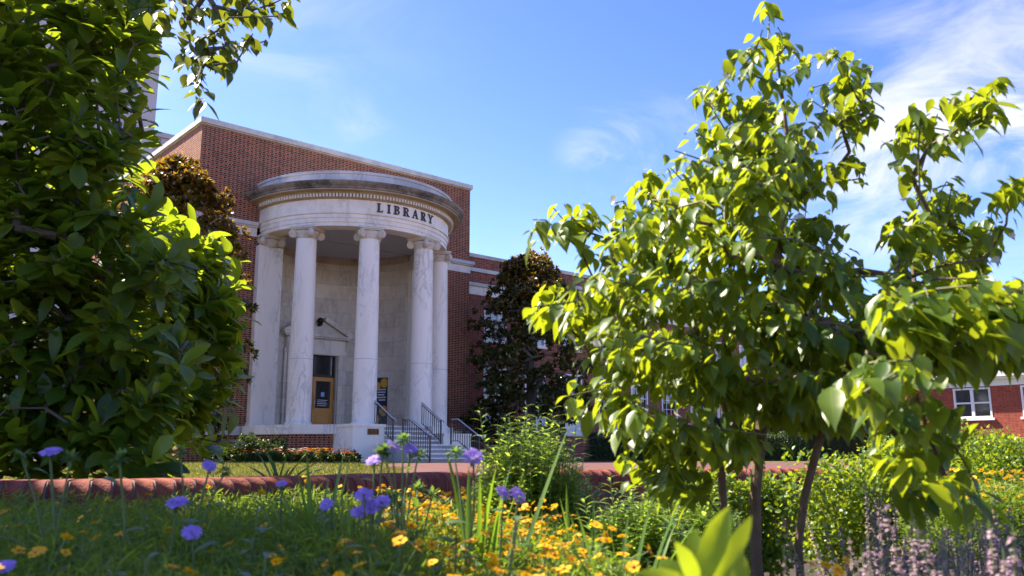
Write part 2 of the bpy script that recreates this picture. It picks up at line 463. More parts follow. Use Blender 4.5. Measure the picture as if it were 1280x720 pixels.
def glassmat(name, col=(.012, .014, .016), rough=.06):
    m, g, out = mat(name)
    tc = g.new('ShaderNodeTexCoord')
    nz = g.new('ShaderNodeTexNoise', i_Vector=tc.outputs['Object'], i_Scale=1.6, i_Detail=2)
    c = g.mix(nz.outputs[0], tuple(q * .5 for q in col), tuple(q * 2 for q in col))
    bp = g.new('ShaderNodeBump', i_Strength=.05, i_Distance=.02, i_Height=nz.outputs[0])
    b = g.new('ShaderNodeBsdfPrincipled', i_Base_Color=c, i_Roughness=rough); g.l.new(bp.outputs[0], b.inputs['Normal'])
    b.inputs['Specular IOR Level'].default_value = .8
    g.l.new(b.outputs[0], out.inputs[0])
    return m
M['glass'] = glassmat('dark_window_glass')

def groundmat(name, c1, c2, c3, s1=1.2, s2=40):
    m, g, out = mat(name)
    tc = g.new('ShaderNodeTexCoord')
    a = g.new('ShaderNodeTexNoise', i_Vector=tc.outputs['Object'], i_Scale=s1, i_Detail=6)
    b_ = g.new('ShaderNodeTexNoise', i_Vector=tc.outputs['Object'], i_Scale=s2, i_Detail=4)
    c = g.mix(g.ramp(a.outputs[0], .35, .65), c1, c2)
    c = g.mix(g.m('MULTIPLY', g.ramp(b_.outputs[0], .45, .7), .6), c, c3)
    bp = g.new('ShaderNodeBump', i_Strength=.6, i_Distance=.03, i_Height=b_.outputs[0])
    b = g.new('ShaderNodeBsdfPrincipled', i_Base_Color=c, i_Roughness=.95); g.l.new(bp.outputs[0], b.inputs['Normal'])
    b.inputs['Specular IOR Level'].default_value = .1
    g.l.new(b.outputs[0], out.inputs[0])
    return m
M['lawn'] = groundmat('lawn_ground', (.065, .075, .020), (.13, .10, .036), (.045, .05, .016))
M['grass'] = leafmat('grass_blade', (.07, .10, .015), (.20, .16, .035), (.24, .25, .03), .4, vein=0)
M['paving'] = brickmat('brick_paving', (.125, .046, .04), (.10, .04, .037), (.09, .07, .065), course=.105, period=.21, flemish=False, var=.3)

# leaf materials
M['leaf_dog'] = leafmat('dogwood_leaf', (.026, .072, .009), (.095, .155, .014), (.46, .54, .016), .43, rough=.38, spec=.45)
M['leaf_bract'] = leafmat('white_bract', (.55, .52, .42), (.65, .62, .5), (.5, .48, .36), .35, vein=.03)
M['leaf_mag'] = leafmat('broad_green_leaf', (.024, .060, .008), (.055, .110, .012), (.46, .58, .022), .42, rough=.36, spec=.32)
M['leaf_over'] = leafmat('hanging_leaf', (.035, .07, .010), (.065, .11, .014), (.32, .36, .02), .35, rough=.4)
M['leaf_ever'] = leafmat('evergreen_leaf', (.014, .040, .008), (.050, .080, .010), (.30, .22, .015), .22, rough=.25, under=(.055, .058, .013), vein=.05, spec=.6)
M['leaf_bronze'] = leafmat('bronze_leaf', (.10, .055, .010), (.20, .11, .018), (.55, .30, .02), .35, rough=.3, under=(.20, .085, .02), vein=.05, spec=.5)
M['leaf_box'] = leafmat('shrub_leaf', (.034, .085, .010), (.10, .17, .014), (.44, .54, .02), .4, vein=.05)
M['leaf_hedge'] = leafmat('hedge_leaf', (.018, .045, .010), (.035, .07, .014), (.12, .18, .02), .25, vein=0)
M['leaf_ams'] = leafmat('feathery_leaf', (.11, .20, .030), (.21, .31, .055), (.58, .74, .08), .48, rough=.35, vein=.0, spec=.6)
M['leaf_core'] = leafmat('thread_leaf', (.040, .095, .014), (.105, .175, .024), (.34, .48, .03), .42, vein=0)
M['leaf_strap'] = leafmat('strap_leaf', (.05, .12, .018), (.09, .17, .025), (.30, .48, .03), .4, vein=.08)
M['leaf_stok'] = leafmat('aster_leaf', (.045, .10, .03), (.10, .16, .06), (.26, .42, .05), .35, vein=.12)
M['leaf_broad'] = leafmat('wavy_broad_leaf', (.09, .18, .012), (.12, .22, .015), (.55, .66, .02), .55, vein=.06)
M['leaf_cat'] = leafmat('catmint_leaf', (.10, .13, .035), (.24, .22, .09), (.42, .44, .10), .3, vein=0)
M['fl_purple'] = leafmat('lilac_petal', (.30, .19, .60), (.46, .30, .70), (.60, .38, .85), .35, vein=0, rough=.6, spec=.2)
M['fl_cat'] = leafmat('catmint_flower', (.40, .26, .44), (.60, .42, .44), (.66, .46, .52), .35, vein=0, rough=.7, spec=.2)
M['fl_yellow'] = leafmat('yellow_petal', (.75, .36, .006), (.85, .48, .010), (.85, .50, .01), .3, vein=0, rough=.6, spec=.2)
M['fl_eye'] = simple('flower_eye', (.42, .16, .01), .8)
M['fl_orange'] = leafmat('orange_petal', (.75, .16, .01), (.85, .26, .01), (.8, .25, .01), .3, vein=0, rough=.6)
M['fl_white'] = leafmat('white_petal', (.65, .65, .62), (.75, .75, .72), (.7, .7, .65), .3, vein=0, rough=.6)
M['stem'] = simple('green_stem', (.08, .13, .03), .6, noise=.2, scale=30)

# ------------------------------------------------------------------ setting: ground, lawn, paving, bed
def flat(name, pts, z, m, kind='structure', sub=None):
    b = MB(); b.face([(p[0], p[1], z) for p in pts]); o = b.build(name, m, merge=False)
    o['kind'] = kind
    return o

# the planter wall's path (front edge of its top), from the left to the right
WALL = [(-11, 1.4), (-5.2, 2.6), (-3.4, 2.9), (-2.02, 3.30), (-1.74, 3.38), (-1.46, 3.5), (-1.16, 3.7), (-.91, 4.0), (-.53, 4.6), (.20, 5.5), (.76, 5.95), (1.9, 6.3), (3.6, 6.4), (6.5, 6.0), (9.5, 4.5), (15, .6)]
def catmull(P, n=10):
    P = [Vector((p[0], p[1], 0)) for p in P]; out = []
    for i in range(len(P) - 1):
        p0, p1, p2, p3 = P[max(i - 1, 0)], P[i], P[i + 1], P[min(i + 2, len(P) - 1)]
        for k in range(n):
            t = k / n
            out.append(.5 * ((2 * p1) + (p2 - p0) * t + (2 * p0 - 5 * p1 + 4 * p2 - p3) * t * t + (3 * p1 - p0 - 3 * p2 + p3) * t ** 3))
    out.append(P[-1]); return out
def resample(P, step):
    out = [P[0]]; need = step; i = 0; cur = P[0]
    while i < len(P) - 1:
        d = (P[i + 1] - cur).length
        if d >= need:
            cur = cur + (P[i + 1] - cur) * (need / d); out.append(cur); need = step
        else:
            need -= d; i += 1; cur = P[i]
    return out
wpath = resample(catmull(WALL), .078)
WTOP = .15; BED = -.42

g_pts = [(-400, 1.45), (-11.1, 1.45)] + [(p.x, p.y + .15) for p in wpath[::6]] + [(15.1, .7), (400, .7), (400, 900), (-400, 900)]
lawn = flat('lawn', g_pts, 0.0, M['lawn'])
soil = flat('garden_bed', [(-400, -60), (400, -60), (400, 6.8), (-400, 6.8)], BED, M['soil'])
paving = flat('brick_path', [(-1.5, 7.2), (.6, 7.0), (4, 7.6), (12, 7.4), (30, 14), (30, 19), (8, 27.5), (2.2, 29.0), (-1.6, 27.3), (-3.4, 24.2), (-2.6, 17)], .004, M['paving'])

# planter wall
def planter_wall():
    t = thing('planter_wall', 'low curved red brick planter wall with rounded brick coping in front of the lawn', 'wall')
    b = MB(); L = 0
    norm = []
    for i in range(len(wpath)):
        d = (wpath[min(i + 1, len(wpath) - 1)] - wpath[max(i - 1, 0)]).normalized()
        norm.append(Vector((-d.y, d.x, 0)))      # points away from the camera side (behind)
    th = .33
    for i in range(len(wpath) - 1):
        p, q = wpath[i], wpath[i + 1]; L1 = L + (q - p).length
        for (o, z0, z1, flip) in ((.035, BED - .05, WTOP - .098, 0), (th - .02, BED - .05, WTOP - .098, 1)):
            a, c = p + norm[i] * o, q + norm[i + 1] * o
            pts = [(a.x, a.y, z0), (c.x, c.y, z0), (c.x, c.y, z1), (a.x, a.y, z1)]
            uv = [(L, z0 + .02), (L1, z0 + .02), (L1, z1 + .02), (L, z1 + .02)]
            if flip: pts.reverse(); uv.reverse()
            b.face(pts, uv=uv)
        # mortar between the coping bricks, following their rounded profile
        mp_ = [(.0, WTOP - .1)] + [(.062 - .062 * math.cos(math.pi * k / 12), WTOP - .062 + .062 * math.sin(math.pi * k / 12)) for k in range(7)]
        mp_ = mp_ + [(th - o_, z_) for o_, z_ in reversed(mp_)]
        mp_ = [(o_ + (.005 if o_ < th / 2 else -.005), z_ - .004) for o_, z_ in mp_]
        for k in range(len(mp_) - 1):
            (o0, z0_), (o1, z1_) = mp_[k], mp_[k + 1]
            a0, c0 = p + norm[i] * o0, q + norm[i + 1] * o0; a1, c1 = p + norm[i] * o1, q + norm[i + 1] * o1
            b.face([(a0.x, a0.y, z0_), (c0.x, c0.y, z0_), (c1.x, c1.y, z1_), (a1.x, a1.y, z1_)], mi=1)
        L = L1
    b.build('wall_body', [M['brick_planter'], M['mortar']], t)
    # rounded coping bricks
    c = MB(); rr = .062
    prof = []
    for k in range(7):
        a = math.pi * .5 * k / 6
        prof.append((rr - rr * math.cos(a), WTOP - rr + rr * math.sin(a)))
    prof = [(0.0, WTOP - .1)] + prof
    prof += [(th - q[0], q[1]) for q in reversed(prof)]
    rnd = random.Random(3)
    for i in range(len(wpath) - 1):
        p, q = wpath[i], wpath[i + 1]; g0, g1 = .06, .94
        p2, q2 = p.lerp(q, g0), p.lerp(q, g1)
        n0 = norm[i].lerp(norm[i + 1], g0); n1 = norm[i].lerp(norm[i + 1], g1)
        dz = rnd.uniform(-.002, .002); do = rnd.uniform(-.003, .003); mi = rnd.choice((0, 0, 1, 2))
        A = [p2 + n0 * (o + do) + Vector((0, 0, z + dz)) for o, z in prof]; B = [q2 + n1 * (o + do) + Vector((0, 0, z + dz)) for o, z in prof]
        for k in range(len(prof) - 1):
            c.face([A[k], B[k], B[k + 1], A[k + 1]], smooth=True, mi=mi)
        c.face(list(reversed(A)), mi=mi); c.face(B, mi=mi)
    c.build('coping', [M['cop1'], M['cop2'], M['cop3']], t, merge=True)
M['mortar'] = simple('old_mortar', (.17, .15, .125), .95, noise=.4, scale=30)
M['cop1'] = simple('coping_brick', (.20, .05, .032), .82, noise=.6, scale=16, bump=.7, spec=.2)
M['cop2'] = simple('coping_brick_red', (.17, .042, .028), .82, noise=.6, scale=16, bump=.7, spec=.2)
M['cop3'] = simple('coping_brick_pale', (.235, .064, .04), .82, noise=.6, scale=16, bump=.7, spec=.2)
planter_wall()

# ------------------------------------------------------------------ the library
ANG = R_(41)
A0 = at(254, 143, 30)
ux, uy = math.cos(ANG), math.sin(ANG)
LIB = Vector((A0.x + ux * 6.25, A0.y + uy * 6.25, 0))
lib = thing('library_building', 'red brick library with a round white marble columned portico and a long lower wing', 'library', LIB, ANG)
HW = 6.25; ZR = 12.42; FL = 1.25
def to_world(x, y, z=0): return Vector((LIB.x + x * ux - y * uy, LIB.y + x * uy + y * ux, z))

# brick walls of the main block, open in front for the niche
b = MB()
NW, NT_ = 3.0, 8.62
def wall_front(x0, x1, z0, z1): b.face([(x0, 0, z0), (x1, 0, z0), (x1, 0, z1), (x0, 0, z1)])
for z0, z1 in ((0.0, .92), (1.25, 8.29), (8.6, ZR - .22)):
    if z0 == 8.6: wall_front(-HW, HW, z0, z1)
    else: wall_front(-HW, -NW, z0, z1); wall_front(NW, HW, z0, z1)
    b.face([(-HW, 13, z0), (-HW, 0, z0), (-HW, 0, z1), (-HW, 13, z1)])
    b.face([(HW, 0, z0), (HW, 13, z0), (HW, 13, z1), (HW, 0, z1)])
    b.face([(HW, 13, z0), (-HW, 13, z0), (-HW, 13, z1), (HW, 13, z1)])
b.face([(-HW, 0, ZR - .25), (HW, 0, ZR - .25), (HW, 13, ZR - .25), (-HW, 13, ZR - .25)])
b.build('wall', M['brick'], lib)
# flue-like recessed joint on the left wall: the string of darker bricks
b = MB()
o = .09
for (y0, y1, x0, x1) in ((-o, .28, -HW - o, HW + o), (12.7, 13 + o, -HW - o, HW + o)):
    b.box(x0, x1, y0, y1, ZR - .20, ZR)
b.box(-HW - o, -HW + .3, .28, 12.7, ZR - .20, ZR, skip='fb'); b.box(HW - .3, HW + o, .28, 12.7, ZR - .20, ZR, skip='fb')
b.build('coping', M['stone_grey'], lib)
b = MB()                                                # thin bed mould under the coping
b.box(-HW - .03, HW + .03, -.03, .0, ZR - .26, ZR - .202); b.box(-HW - .03, -HW, 0, 13, ZR - .26, ZR - .202, skip='f'); b.box(HW, HW + .03, 0, 13, ZR - .26, ZR - .202, skip='f')
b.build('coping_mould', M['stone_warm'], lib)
b = MB(); cpd = MB()
for (x0, x1) in ((-HW - .03, -3.93), (3.93, HW + .03)):
    b.box(x0, x1, -.03, .02, 8.27, 8.60, skip='b')
    cpd.box(x0 - (.09 if x0 < 0 else 0), x1 + (.09 if x1 > 0 and x0 > 0 else 0), -.12, .02, 8.602, 8.66)
    cpd.box(x0 - (.15 if x0 < 0 else 0), x1 + (.15 if x0 > 0 else 0), -.18, .02, 8.662, 8.80)
for sgn in (-1, 1):
    xa, xb = sorted((sgn * HW, sgn * (HW + .03))); b.box(xa, xb, .02, 13, 8.27, 8.60)
    xa, xb = sorted((sgn * HW, sgn * (HW + .16))); cpd.box(xa, xb, .02, 13, 8.602, 8.80)
b.build('string_course', M['marble_ent'], lib); cpd.build('string_cap', M['stone_grey'], lib)
b = MB()                                                # water table
for (x0, x1) in ((-HW - .1, -3.6), (3.6, HW + .1)): b.box(x0, x1, -.12, .0, .92, 1.25)
b.box(-HW - .1, -HW, 0, 13, .92, 1.25); b.box(HW, HW + .1, 0, 13, .92, 1.25)
b.build('water_table', M['stone_grey'], lib)

# niche (apse) behind the columns
CY = -.3; APD = 2.75
b = MB()
b.lathe([(NW, FL), (NW, NT_)], 90, 270, 40, c=(0, 0), sy=APD / NW)
b.face([(-NW, CY, FL), (-NW, 0, FL), (-NW, 0, NT_), (-NW, CY, NT_)]); b.face([(NW, 0, FL), (NW, CY, FL), (NW, CY, NT_), (NW, 0, NT_)])
for f in range(len(b.f)): b.v[b.f[f][0]]
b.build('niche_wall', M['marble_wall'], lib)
b = MB(); b.lathe([(NW - .02, 8.34), (NW - .10, 8.42), (NW - .10, 8.5), (NW - .16, 8.56), (NW - .16, 8.60)], 90, 270, 40, c=(0, 0), sy=APD / NW)
b.build('niche_cornice', M['stone_warm'], lib)
b = MB()
pts = [(3.35 * math.sin(R_(a)), CY - 3.35 * math.cos(R_(a)), NT_ - .01) for a in range(-90, 91, 5)] + [(NW * math.sin(R_(a)), -APD * math.cos(R_(a)), NT_ - .01) for a in range(90, 271, 5)]
b.face(list(reversed(pts))); b.build('portico_ceiling', M['plaster'], lib, merge=False)
# floor and stylobate
b = MB()
pts = [(3.9 * math.sin(R_(a)), CY - 3.9 * math.cos(R_(a)), FL - .004) for a in range(-90, 91, 3)] + [(NW * math.sin(R_(a)), -APD * math.cos(R_(a)), FL - .004) for a in range(90, 271, 5)]
b.face(pts); b.build('portico_floor', M['stone_grey'], lib, merge=False)
st = MB(); stb = MB()
for a0, a1 in ((-91, -18), (18, 91)):
    st.lathe([(4.03, .93), (4.17, .93), (4.17, FL), (3.2, FL)], a0, a1, 30, c=(0, CY), smooth=False, caps=True)
    stb.lathe([(4.03, 0), (4.03, .93), (3.4, .93)], a0, a1, 30, c=(0, CY), smooth=False)
st.build('stylobate', M['marble'], lib); stb.build('portico_base', M['brick'], lib)

# columns
def ionic_capital(parent, x, y, ang, z0=7.90, z1=8.335, rr=.36):
    m = MB()
    m.lathe([(rr, z0), (rr + .03, z0 + .02), (rr + .03, z0 + .05), (rr, z0 + .07), (rr + .02, z0 + .12), (rr + .09, z0 + .24), (rr + .09, z0 + .28)], 0, 360, 24)
    zt = z1
    m.box(-.47, .47, -.47, .47, zt - .08, zt - .003)
    m.box(-.43, .43, -.43, .43, zt - .13, zt - .08, skip='t')
    for k in range(4):                                    # corner volutes on the diagonals
        a = math.pi / 4 + k * math.pi / 2
        dx, dy = math.cos(a), math.sin(a); tx, ty = -dy, dx
        cx, cy, cz = dx * .50, dy * .50, zt - .25
        for side in (-1, 1):
            for (r0, th, h) in ((.155, 0.0, .075), (.105, .0, .095), (.05, .0, .115)):
                ring = [(cx + dx * r0 * math.cos(q) + tx * side * h, cy + dy * r0 * math.cos(q) + ty * side * h, cz + r0 * math.sin(q)) for q in [2 * math.pi * j / 14 for j in range(14)]]
                m.face(ring if side > 0 else list(reversed(ring)))
        for (r0, h0, h1) in ((.155, -.075, .075), (.105, .075, .095), (.105, -.095, -.075), (.05, .095, .115), (.05, -.115, -.095)):
            for j in range(14):
                q0, q1 = 2 * math.pi * j / 14, 2 * math.pi * (j + 1) / 14
                f = lambda q, h: (cx + dx * r0 * math.cos(q) + tx * h, cy + dy * r0 * math.cos(q) + ty * h, cz + r0 * math.sin(q))
                m.face([f(q0, h0), f(q1, h0), f(q1, h1), f(q0, h1)], smooth=True)
    o = m.build('capital', M['stone_cap'], parent); o.location = (0, 0, 0)
    return o
M['stone_cap'] = marblemat('capital_marble', base=(.64, .58, .48), vein=(.3, .24, .16), amount=.35, rough=.7, stain=((.42, .32, .19), .55))

M['joint'] = simple('marble_joint', (.42, .40, .39), .7)
def shaft(parent=None):
    m = MB(); prof = []
    H0, H1 = FL, 7.92
    zs = [0, .04, .05, .09] + [.09 + i * .25 for i in range(1, 27)]
    for z in [i / 30 for i in range(31)]:
        r = .425 - .065 * max(0, (z - .12) / .88) ** 1.35
        prof.append((r, H0 + .11 + (H1 - H0 - .11) * z))
    base = [(.47, H0), (.475, H0 + .03), (.475, H0 + .075), (.455, H0 + .095), (.43, H0 + .105)]
    full = base + prof
    out = []
    for i, p in enumerate(full):                      # hairline joints between the drums
        for zj in (3.55, 5.75):
            if i and full[i - 1][1] < zj <= p[1]:
                m.lathe([(p[0] + .0025, zj - .008), (p[0] + .0025, zj + .008)], 0, 360, 32, mi=1)
        out.append(p)
    m.lathe(out, 0, 360, 32)
    return m.mesh('column_shaft', [M['marble'], M['joint']])
sh_mesh = shaft()
for a in (-58, -20, 20, 58):
    c = link('column', sh_mesh, lib, (3.5 * math.sin(R_(a)), CY - 3.5 * math.cos(R_(a)), 0)); c.rotation_euler = (0, 0, R_(a))
    c.rotation_euler = (0, 0, R_(a)); ionic_capital(c, 0, 0, 0)
for sgn in (-1, 1):
    m = MB(); x0, x1 = sorted((sgn * 2.96, sgn * 3.92)); m.box(x0, x1, CY, .01, FL + .1, 7.92); m.box(x0 - .04, x1 + .04, CY - .04, .01, FL, FL + .1)
    p = m.build('pilaster', M['marble'], lib)
    cp = ionic_capital(p, 0, 0, 0); cp.location = (sgn * 3.44, -.02, 0)

# entablature: swept round the half circle
b = MB()
arch = [(3.16, NT_), (3.16, 8.335), (3.78, 8.335), (3.78, 8.47), (3.81, 8.475), (3.81, 8.63), (3.84, 8.635), (3.84, 8.76), (3.89, 8.79), (3.89, 8.825), (3.85, 8.83), (3.85, 9.31)]
b.lathe(arch, -90, 90, 72, c=(0, CY), smooth=False, ret=.0)
ent = b.build('entablature', M['marble_ent'], lib)
b = MB()
b.lathe([(3.85, 9.312), (3.90, 9.33), (3.92, 9.36), (3.96, 9.362), (3.96, 9.47), (4.02, 9.475), (4.06, 9.53), (4.10, 9.54), (4.32, 9.545), (4.32, 9.58)], -90, 90, 72, c=(0, CY), smooth=False, ret=.0)
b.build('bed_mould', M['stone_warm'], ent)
b = MB()
b.lathe([(4.32, 9.582), (4.36, 9.60), (4.36, 9.66), (4.40, 9.69), (4.46, 9.74), (4.50, 9.80), (4.50, 9.84), (3.98, 9.95)], -90, 90, 72, c=(0, CY), smooth=False, ret=.0)
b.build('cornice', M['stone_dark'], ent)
b = MB()
b.lathe([(3.98, 9.90), (3.98, 10.22), (4.02, 10.235), (4.02, 10.33), (3.70, 10.38), (0.02, 10.5)], -90, 90, 72, c=(0, CY), smooth=False, ret=.0)
b.build('blocking_course', M['stone_top'] if 'stone_top' in M else M['stone_grey'], ent)
# dentils: pattern of one band
b = MB()
nd = 104
for i in range(nd):
    a = R_(-88.6 + 177.2 * i / (nd - 1)); ca, sa = math.cos(a), math.sin(a)
    def P(r, t, z): return (r * sa + t * ca, CY - r * ca + t * sa, z)
    w = .036
    q = [P(3.955, -w, 9.352), P(3.955, w, 9.352), P(4.06, w, 9.352), P(4.06, -w, 9.352)]
    tq = [(p[0], p[1], 9.472) for p in q]
    b.face([q[3], q[2], tq[2], tq[3]]); b.face([q[0], q[3], tq[3], tq[0]]); b.face([q[2], q[1], tq[1], tq[2]]); b.face([q[0], q[1], q[2], q[3]])
b.build('dentil_band', M['dentil'] if 'dentil' in M else M['marble_ent'], ent, merge=False)

# letters LIBRARY, bronze, each a piece of its own on the frieze
def letter_polys(ch):
    """list of 2-D polygons in a box of height 1 (convex pieces)"""
    s = .215; t = .115
    def rect(x0, y0, x1, y1): return [(x0, y0), (x1, y0), (x1, y1), (x0, y1)]
    def stem(x): return [rect(x, 0, x + s, 1), rect(x - .09, 0, x, t), rect(x + s, 0, x + s + .09, t), rect(x - .09, 1 - t, x, 1), rect(x + s, 1 - t, x + s + .09, 1)]
    def bowl(x, y0, y1, w, th=.16):
        out = []; cy = (y0 + y1) / 2; ry = (y1 - y0) / 2; n = 10
        for i in range(n):
            a0 = -math.pi / 2 + math.pi * i / n; a1 = -math.pi / 2 + math.pi * (i + 1) / n
            o = lambda a: (x + w * math.cos(a), cy + ry * math.sin(a)); q = lambda a: (x + (w - th) * math.cos(a), cy + (ry - t) * math.sin(a))
            out.append([o(a0), o(a1), q(a1), q(a0)])
        return out
    if ch == 'L': return stem(.1) + [rect(.27, 0, .66, t), [(.60, t), (.66, t), (.68, .28), (.64, .28)]], .75
    if ch == 'I': return stem(.1), .37
    if ch == 'B': return stem(.1) + [rect(.27, 0, .42, t), rect(.27, 1 - t, .40, 1), rect(.27, .5, .40, .58)] + bowl(.42, 0, .56, .30) + bowl(.40, .52, 1, .26), .75
    if ch == 'R': return stem(.1) + [rect(.27, 1 - t, .42, 1), rect(.27, .46, .42, .46 + t)] + bowl(.42, .46, 1, .28) + [[(.40, .46), (.60, 0), (.80, 0), (.56, .46)], rect(.80, 0, .86, t)], .84
    if ch == 'A': return [[(0.06, 0), (.15, 0), (.46, 1), (.38, 1)], [(.60, 0), (.79, 0), (.50, 1), (.36, 1)], rect(.24, .3, .64, .3 + t), rect(-.02, 0, .24, t * .8), rect(.50, 0, .88, t * .8)], .86
    if ch == 'Y': return [rect(.34, 0, .51, .46), [(.34, .46), (.51, .46), (.20, 1), (.02, 1)], [(.40, .46), (.51, .46), (.84, 1), (.75, 1)], rect(.24, 0, .61, t), rect(-.06, 1 - t, .30, 1), rect(.62, 1 - t, .94, 1)], .86
word = [letter_polys(c) for c in 'LIBRARY']
LH = .335; GAP = .135; RL = 3.853
tot = sum(w for _, w in word) * LH + GAP * 6
xpos = -tot / 2 + .10
for polys, w in word:
    m = MB()
    for poly in polys:
        area = sum(poly[i][0] * poly[(i + 1) % len(poly)][1] - poly[(i + 1) % len(poly)][0] * poly[i][1] for i in range(len(poly)))
        if area < 0: poly = list(reversed(poly))
        def P(p, d):
            a = (xpos + p[0] * LH) / RL; r = RL + d
            return (r * math.sin(a), CY - r * math.cos(a), 8.905 + p[1] * LH)
        m.face([P(p, .035) for p in poly])
        for i in range(len(poly)):
            p, q = poly[i], poly[(i + 1) % len(poly)]
            m.face([P(p, -.01), P(q, -.01), P(q, .035), P(p, .035)])
    m.build('letter', M['letter'], ent, merge=False)
    xpos += w * LH + GAP

# doorway in the niche
YF = 2.28                                      # front plane of the door surround
b = MB()
for sgn in (-1, 1):
    x0, x1 = sorted((sgn * 1.02, sgn * 1.30)); b.box(x0, x1, YF - .06, 2.7, FL, 4.55)
    x0, x1 = sorted((sgn * .98, sgn * 1.06)); b.box(x0, x1, YF + .03, 2.7, FL, 4.40)
    x0, x1 = sorted((sgn * 1.302, sgn * 1.42)); b.box(x0, x1, YF + .0, 2.5, FL, 4.53)
b.box(-1.02, 1.02, YF - .06, 2.7, 4.33, 4.55)
b.box(-1.34, 1.34, YF - .02, 2.6, 4.552, 5.0)
b.box(-1.50, 1.50, YF - .20, 2.5, 5.002, 5.06); b.box(-1.58, 1.58, YF - .28, 2.5, 5.062, 5.15)
def rake(sgn):
    p = [(1.60, 5.152), (1.60, 5.27), (.30, 5.90), (.22, 5.80), (.22, 5.74), (1.36, 5.152)]
    p = [(sgn * x, z) for x, z in p]
    if sgn < 0: p = list(reversed(p))
    b.prism(p, 'y', YF - .26, 2.5)
rake(1); rake(-1)
b.prism([(-1.36, 5.152), (1.36, 5.152), (.2, 5.74), (-.2, 5.74)], 'y', YF - .06, 2.45)
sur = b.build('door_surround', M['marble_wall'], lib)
m = MB(); m.ball((0, YF - .22, 5.72), .14, n=14); m.lathe([(.05, 5.52), (.12, 5.55), (.10, 5.60), (.05, 5.62)], 0, 360, 14, c=(0, YF - .22)); m.box(-.04, .04, YF - .2, YF + .05, 5.50, 5.56)
m.build('globe_lamp', M['bronze'], sur)
YD = 2.50
dk = MB(); dk.box(-1.0, 1.0, YD + .06, YD + .10, FL, 4.35); dk.build('door_recess', M['bronze'], lib)
def door_leaf(x0, x1):
    m = MB(); s = .13
    m.box(x0, x0 + s, YD - .03, YD + .03, FL + .02, 3.42); m.box(x1 - s, x1, YD - .03, YD + .03, FL + .02, 3.42)
    m.box(x0 + s, x1 - s, YD - .03, YD + .03, 3.26, 3.42); m.box(x0 + s, x1 - s, YD - .03, YD + .03, FL + .02, FL + .24)
    m.box(x0 + s, x1 - s, YD - .03, YD + .03, 2.02, 2.14)
    m.box(x0 + s, x1 - s, YD - .005, YD + .02, FL + .24, 2.02); m.box(x0 + s + .07, x1 - s - .07, YD - .022, YD - .004, FL + .31, 1.95)
    d = m.build('door', M['wood'], lib)
    g = MB(); g.box(x0 + s, x1 - s, YD - .008, YD + .008, 2.14, 3.26); g.build('pane', M['glass'], d)
    h = MB(); h.tube([(x1 - .2 if x0 < 0 else x0 + .06, YD - .09, 2.1), (x1 - .2 if x0 < 0 else x0 + .06, YD - .09, 2.6)], .014, 8); h.build('handle', M['steel'], d)
    n = MB(); xm = (x0 + x1) / 2; n.box(xm - .09, xm + .07, YD - .014, YD - .010, 2.62, 2.80); n.build('notice', M['blue_print'], d)
    n = MB()
    for k in range(4): n.box(x0 + s + .1, x1 - s - .12 - .05 * (k % 2), YD - .014, YD - .010, 2.46 - k * .075, 2.485 - k * .075)
    n.build('notice_lines', M['white_print'], d)
M['blue_print'] = simple('blue_print', (.25, .45, .65), .6)
door_leaf(-.96, -.01); door_leaf(.01, .96)
m = MB(); m.box(-.97, .97, YD - .05, YD + .03, 3.425, 3.52); m.box(-.97, -.9, YD - .05, YD + .03, 3.52, 4.33); m.box(.9, .97, YD - .05, YD + .03, 3.52, 4.33); m.box(-.035, .035, YD - .04, YD + .03, 3.52, 4.33)
tr = m.build('transom', M['wood_dark'] if 'wood_dark' in M else M['bronze'], lib)
g = MB(); g.box(-.9, .9, YD, YD + .015, 3.52, 4.33); g.build('pane', M['glass'], tr)

# plaques, banner
def on_niche(a):                                # a: degrees from the axis, on the niche wall
    x = NW * math.sin(R_(a)); y = APD * math.cos(R_(a)); return x, y
def curved_panel(a0, a1, z0, z1, off, n=6):
    m = MB()
    P = lambda a, z, o: ((NW - o) * math.sin(R_(a)), (APD - o) * math.cos(R_(a)), z)
    for i in range(n):
        b0 = a0 + (a1 - a0) * i / n; b1 = a0 + (a1 - a0) * (i + 1) / n
        m.face([P(b0, z0, off), P(b1, z0, off), P(b1, z1, off), P(b0, z1, off)])
    m.face([P(a0, z0, 0), P(a0, z0, off), P(a0, z1, off), P(a0, z1, 0)]); m.face([P(a1, z0, off), P(a1, z0, 0), P(a1, z1, 0), P(a1, z1, off)])
    m.face([P(a0, z1, off), P(a1, z1, off), P(a1, z1, 0), P(a0, z1, 0)]); m.face([P(a0, z0, 0), P(a1, z0, 0), P(a1, z0, off), P(a0, z0, off)])
    return m
curved_panel(36, 42.5, 2.45, 2.75, .03).build('plaque', M['bronze'], lib)
ban = curved_panel(53, 67, 1.3, 3.45, .04); ban = ban.build('banner', M['navy'], lib)
P = lambda a, z, o: ((NW - o) * math.sin(R_(a)), (APD - o) * math.cos(R_(a)), z)
for (a, z, r) in ((64, 3.22, .2), (64.2, 2.05, .22), (57, 3.1, .18), (57, 1.7, .18)):
    m = MB(); ring = []
    for j in range(20):
        q = 2 * math.pi * j / 20
        ring.append(P(min(67, a + math.degrees(r * math.cos(q) / NW)), min(3.45, z + r * math.sin(q)), .05))
    m.face(ring); m.build('yellow_disc', M['yellow_print'], ban, merge=False)
m = MB()
for k, (a0, a1) in enumerate(((58, 66), (57.5, 65.5), (58, 64.5), (57, 66), (59, 65.5))):
    z = 2.92 - k * .11
    m.face([P(a0, z, .052), P(a1, z, .052), P(a1, z + .055, .052), P(a0, z + .055, .052)])
m.build('print_lines', M['white_print'], ban, merge=False)

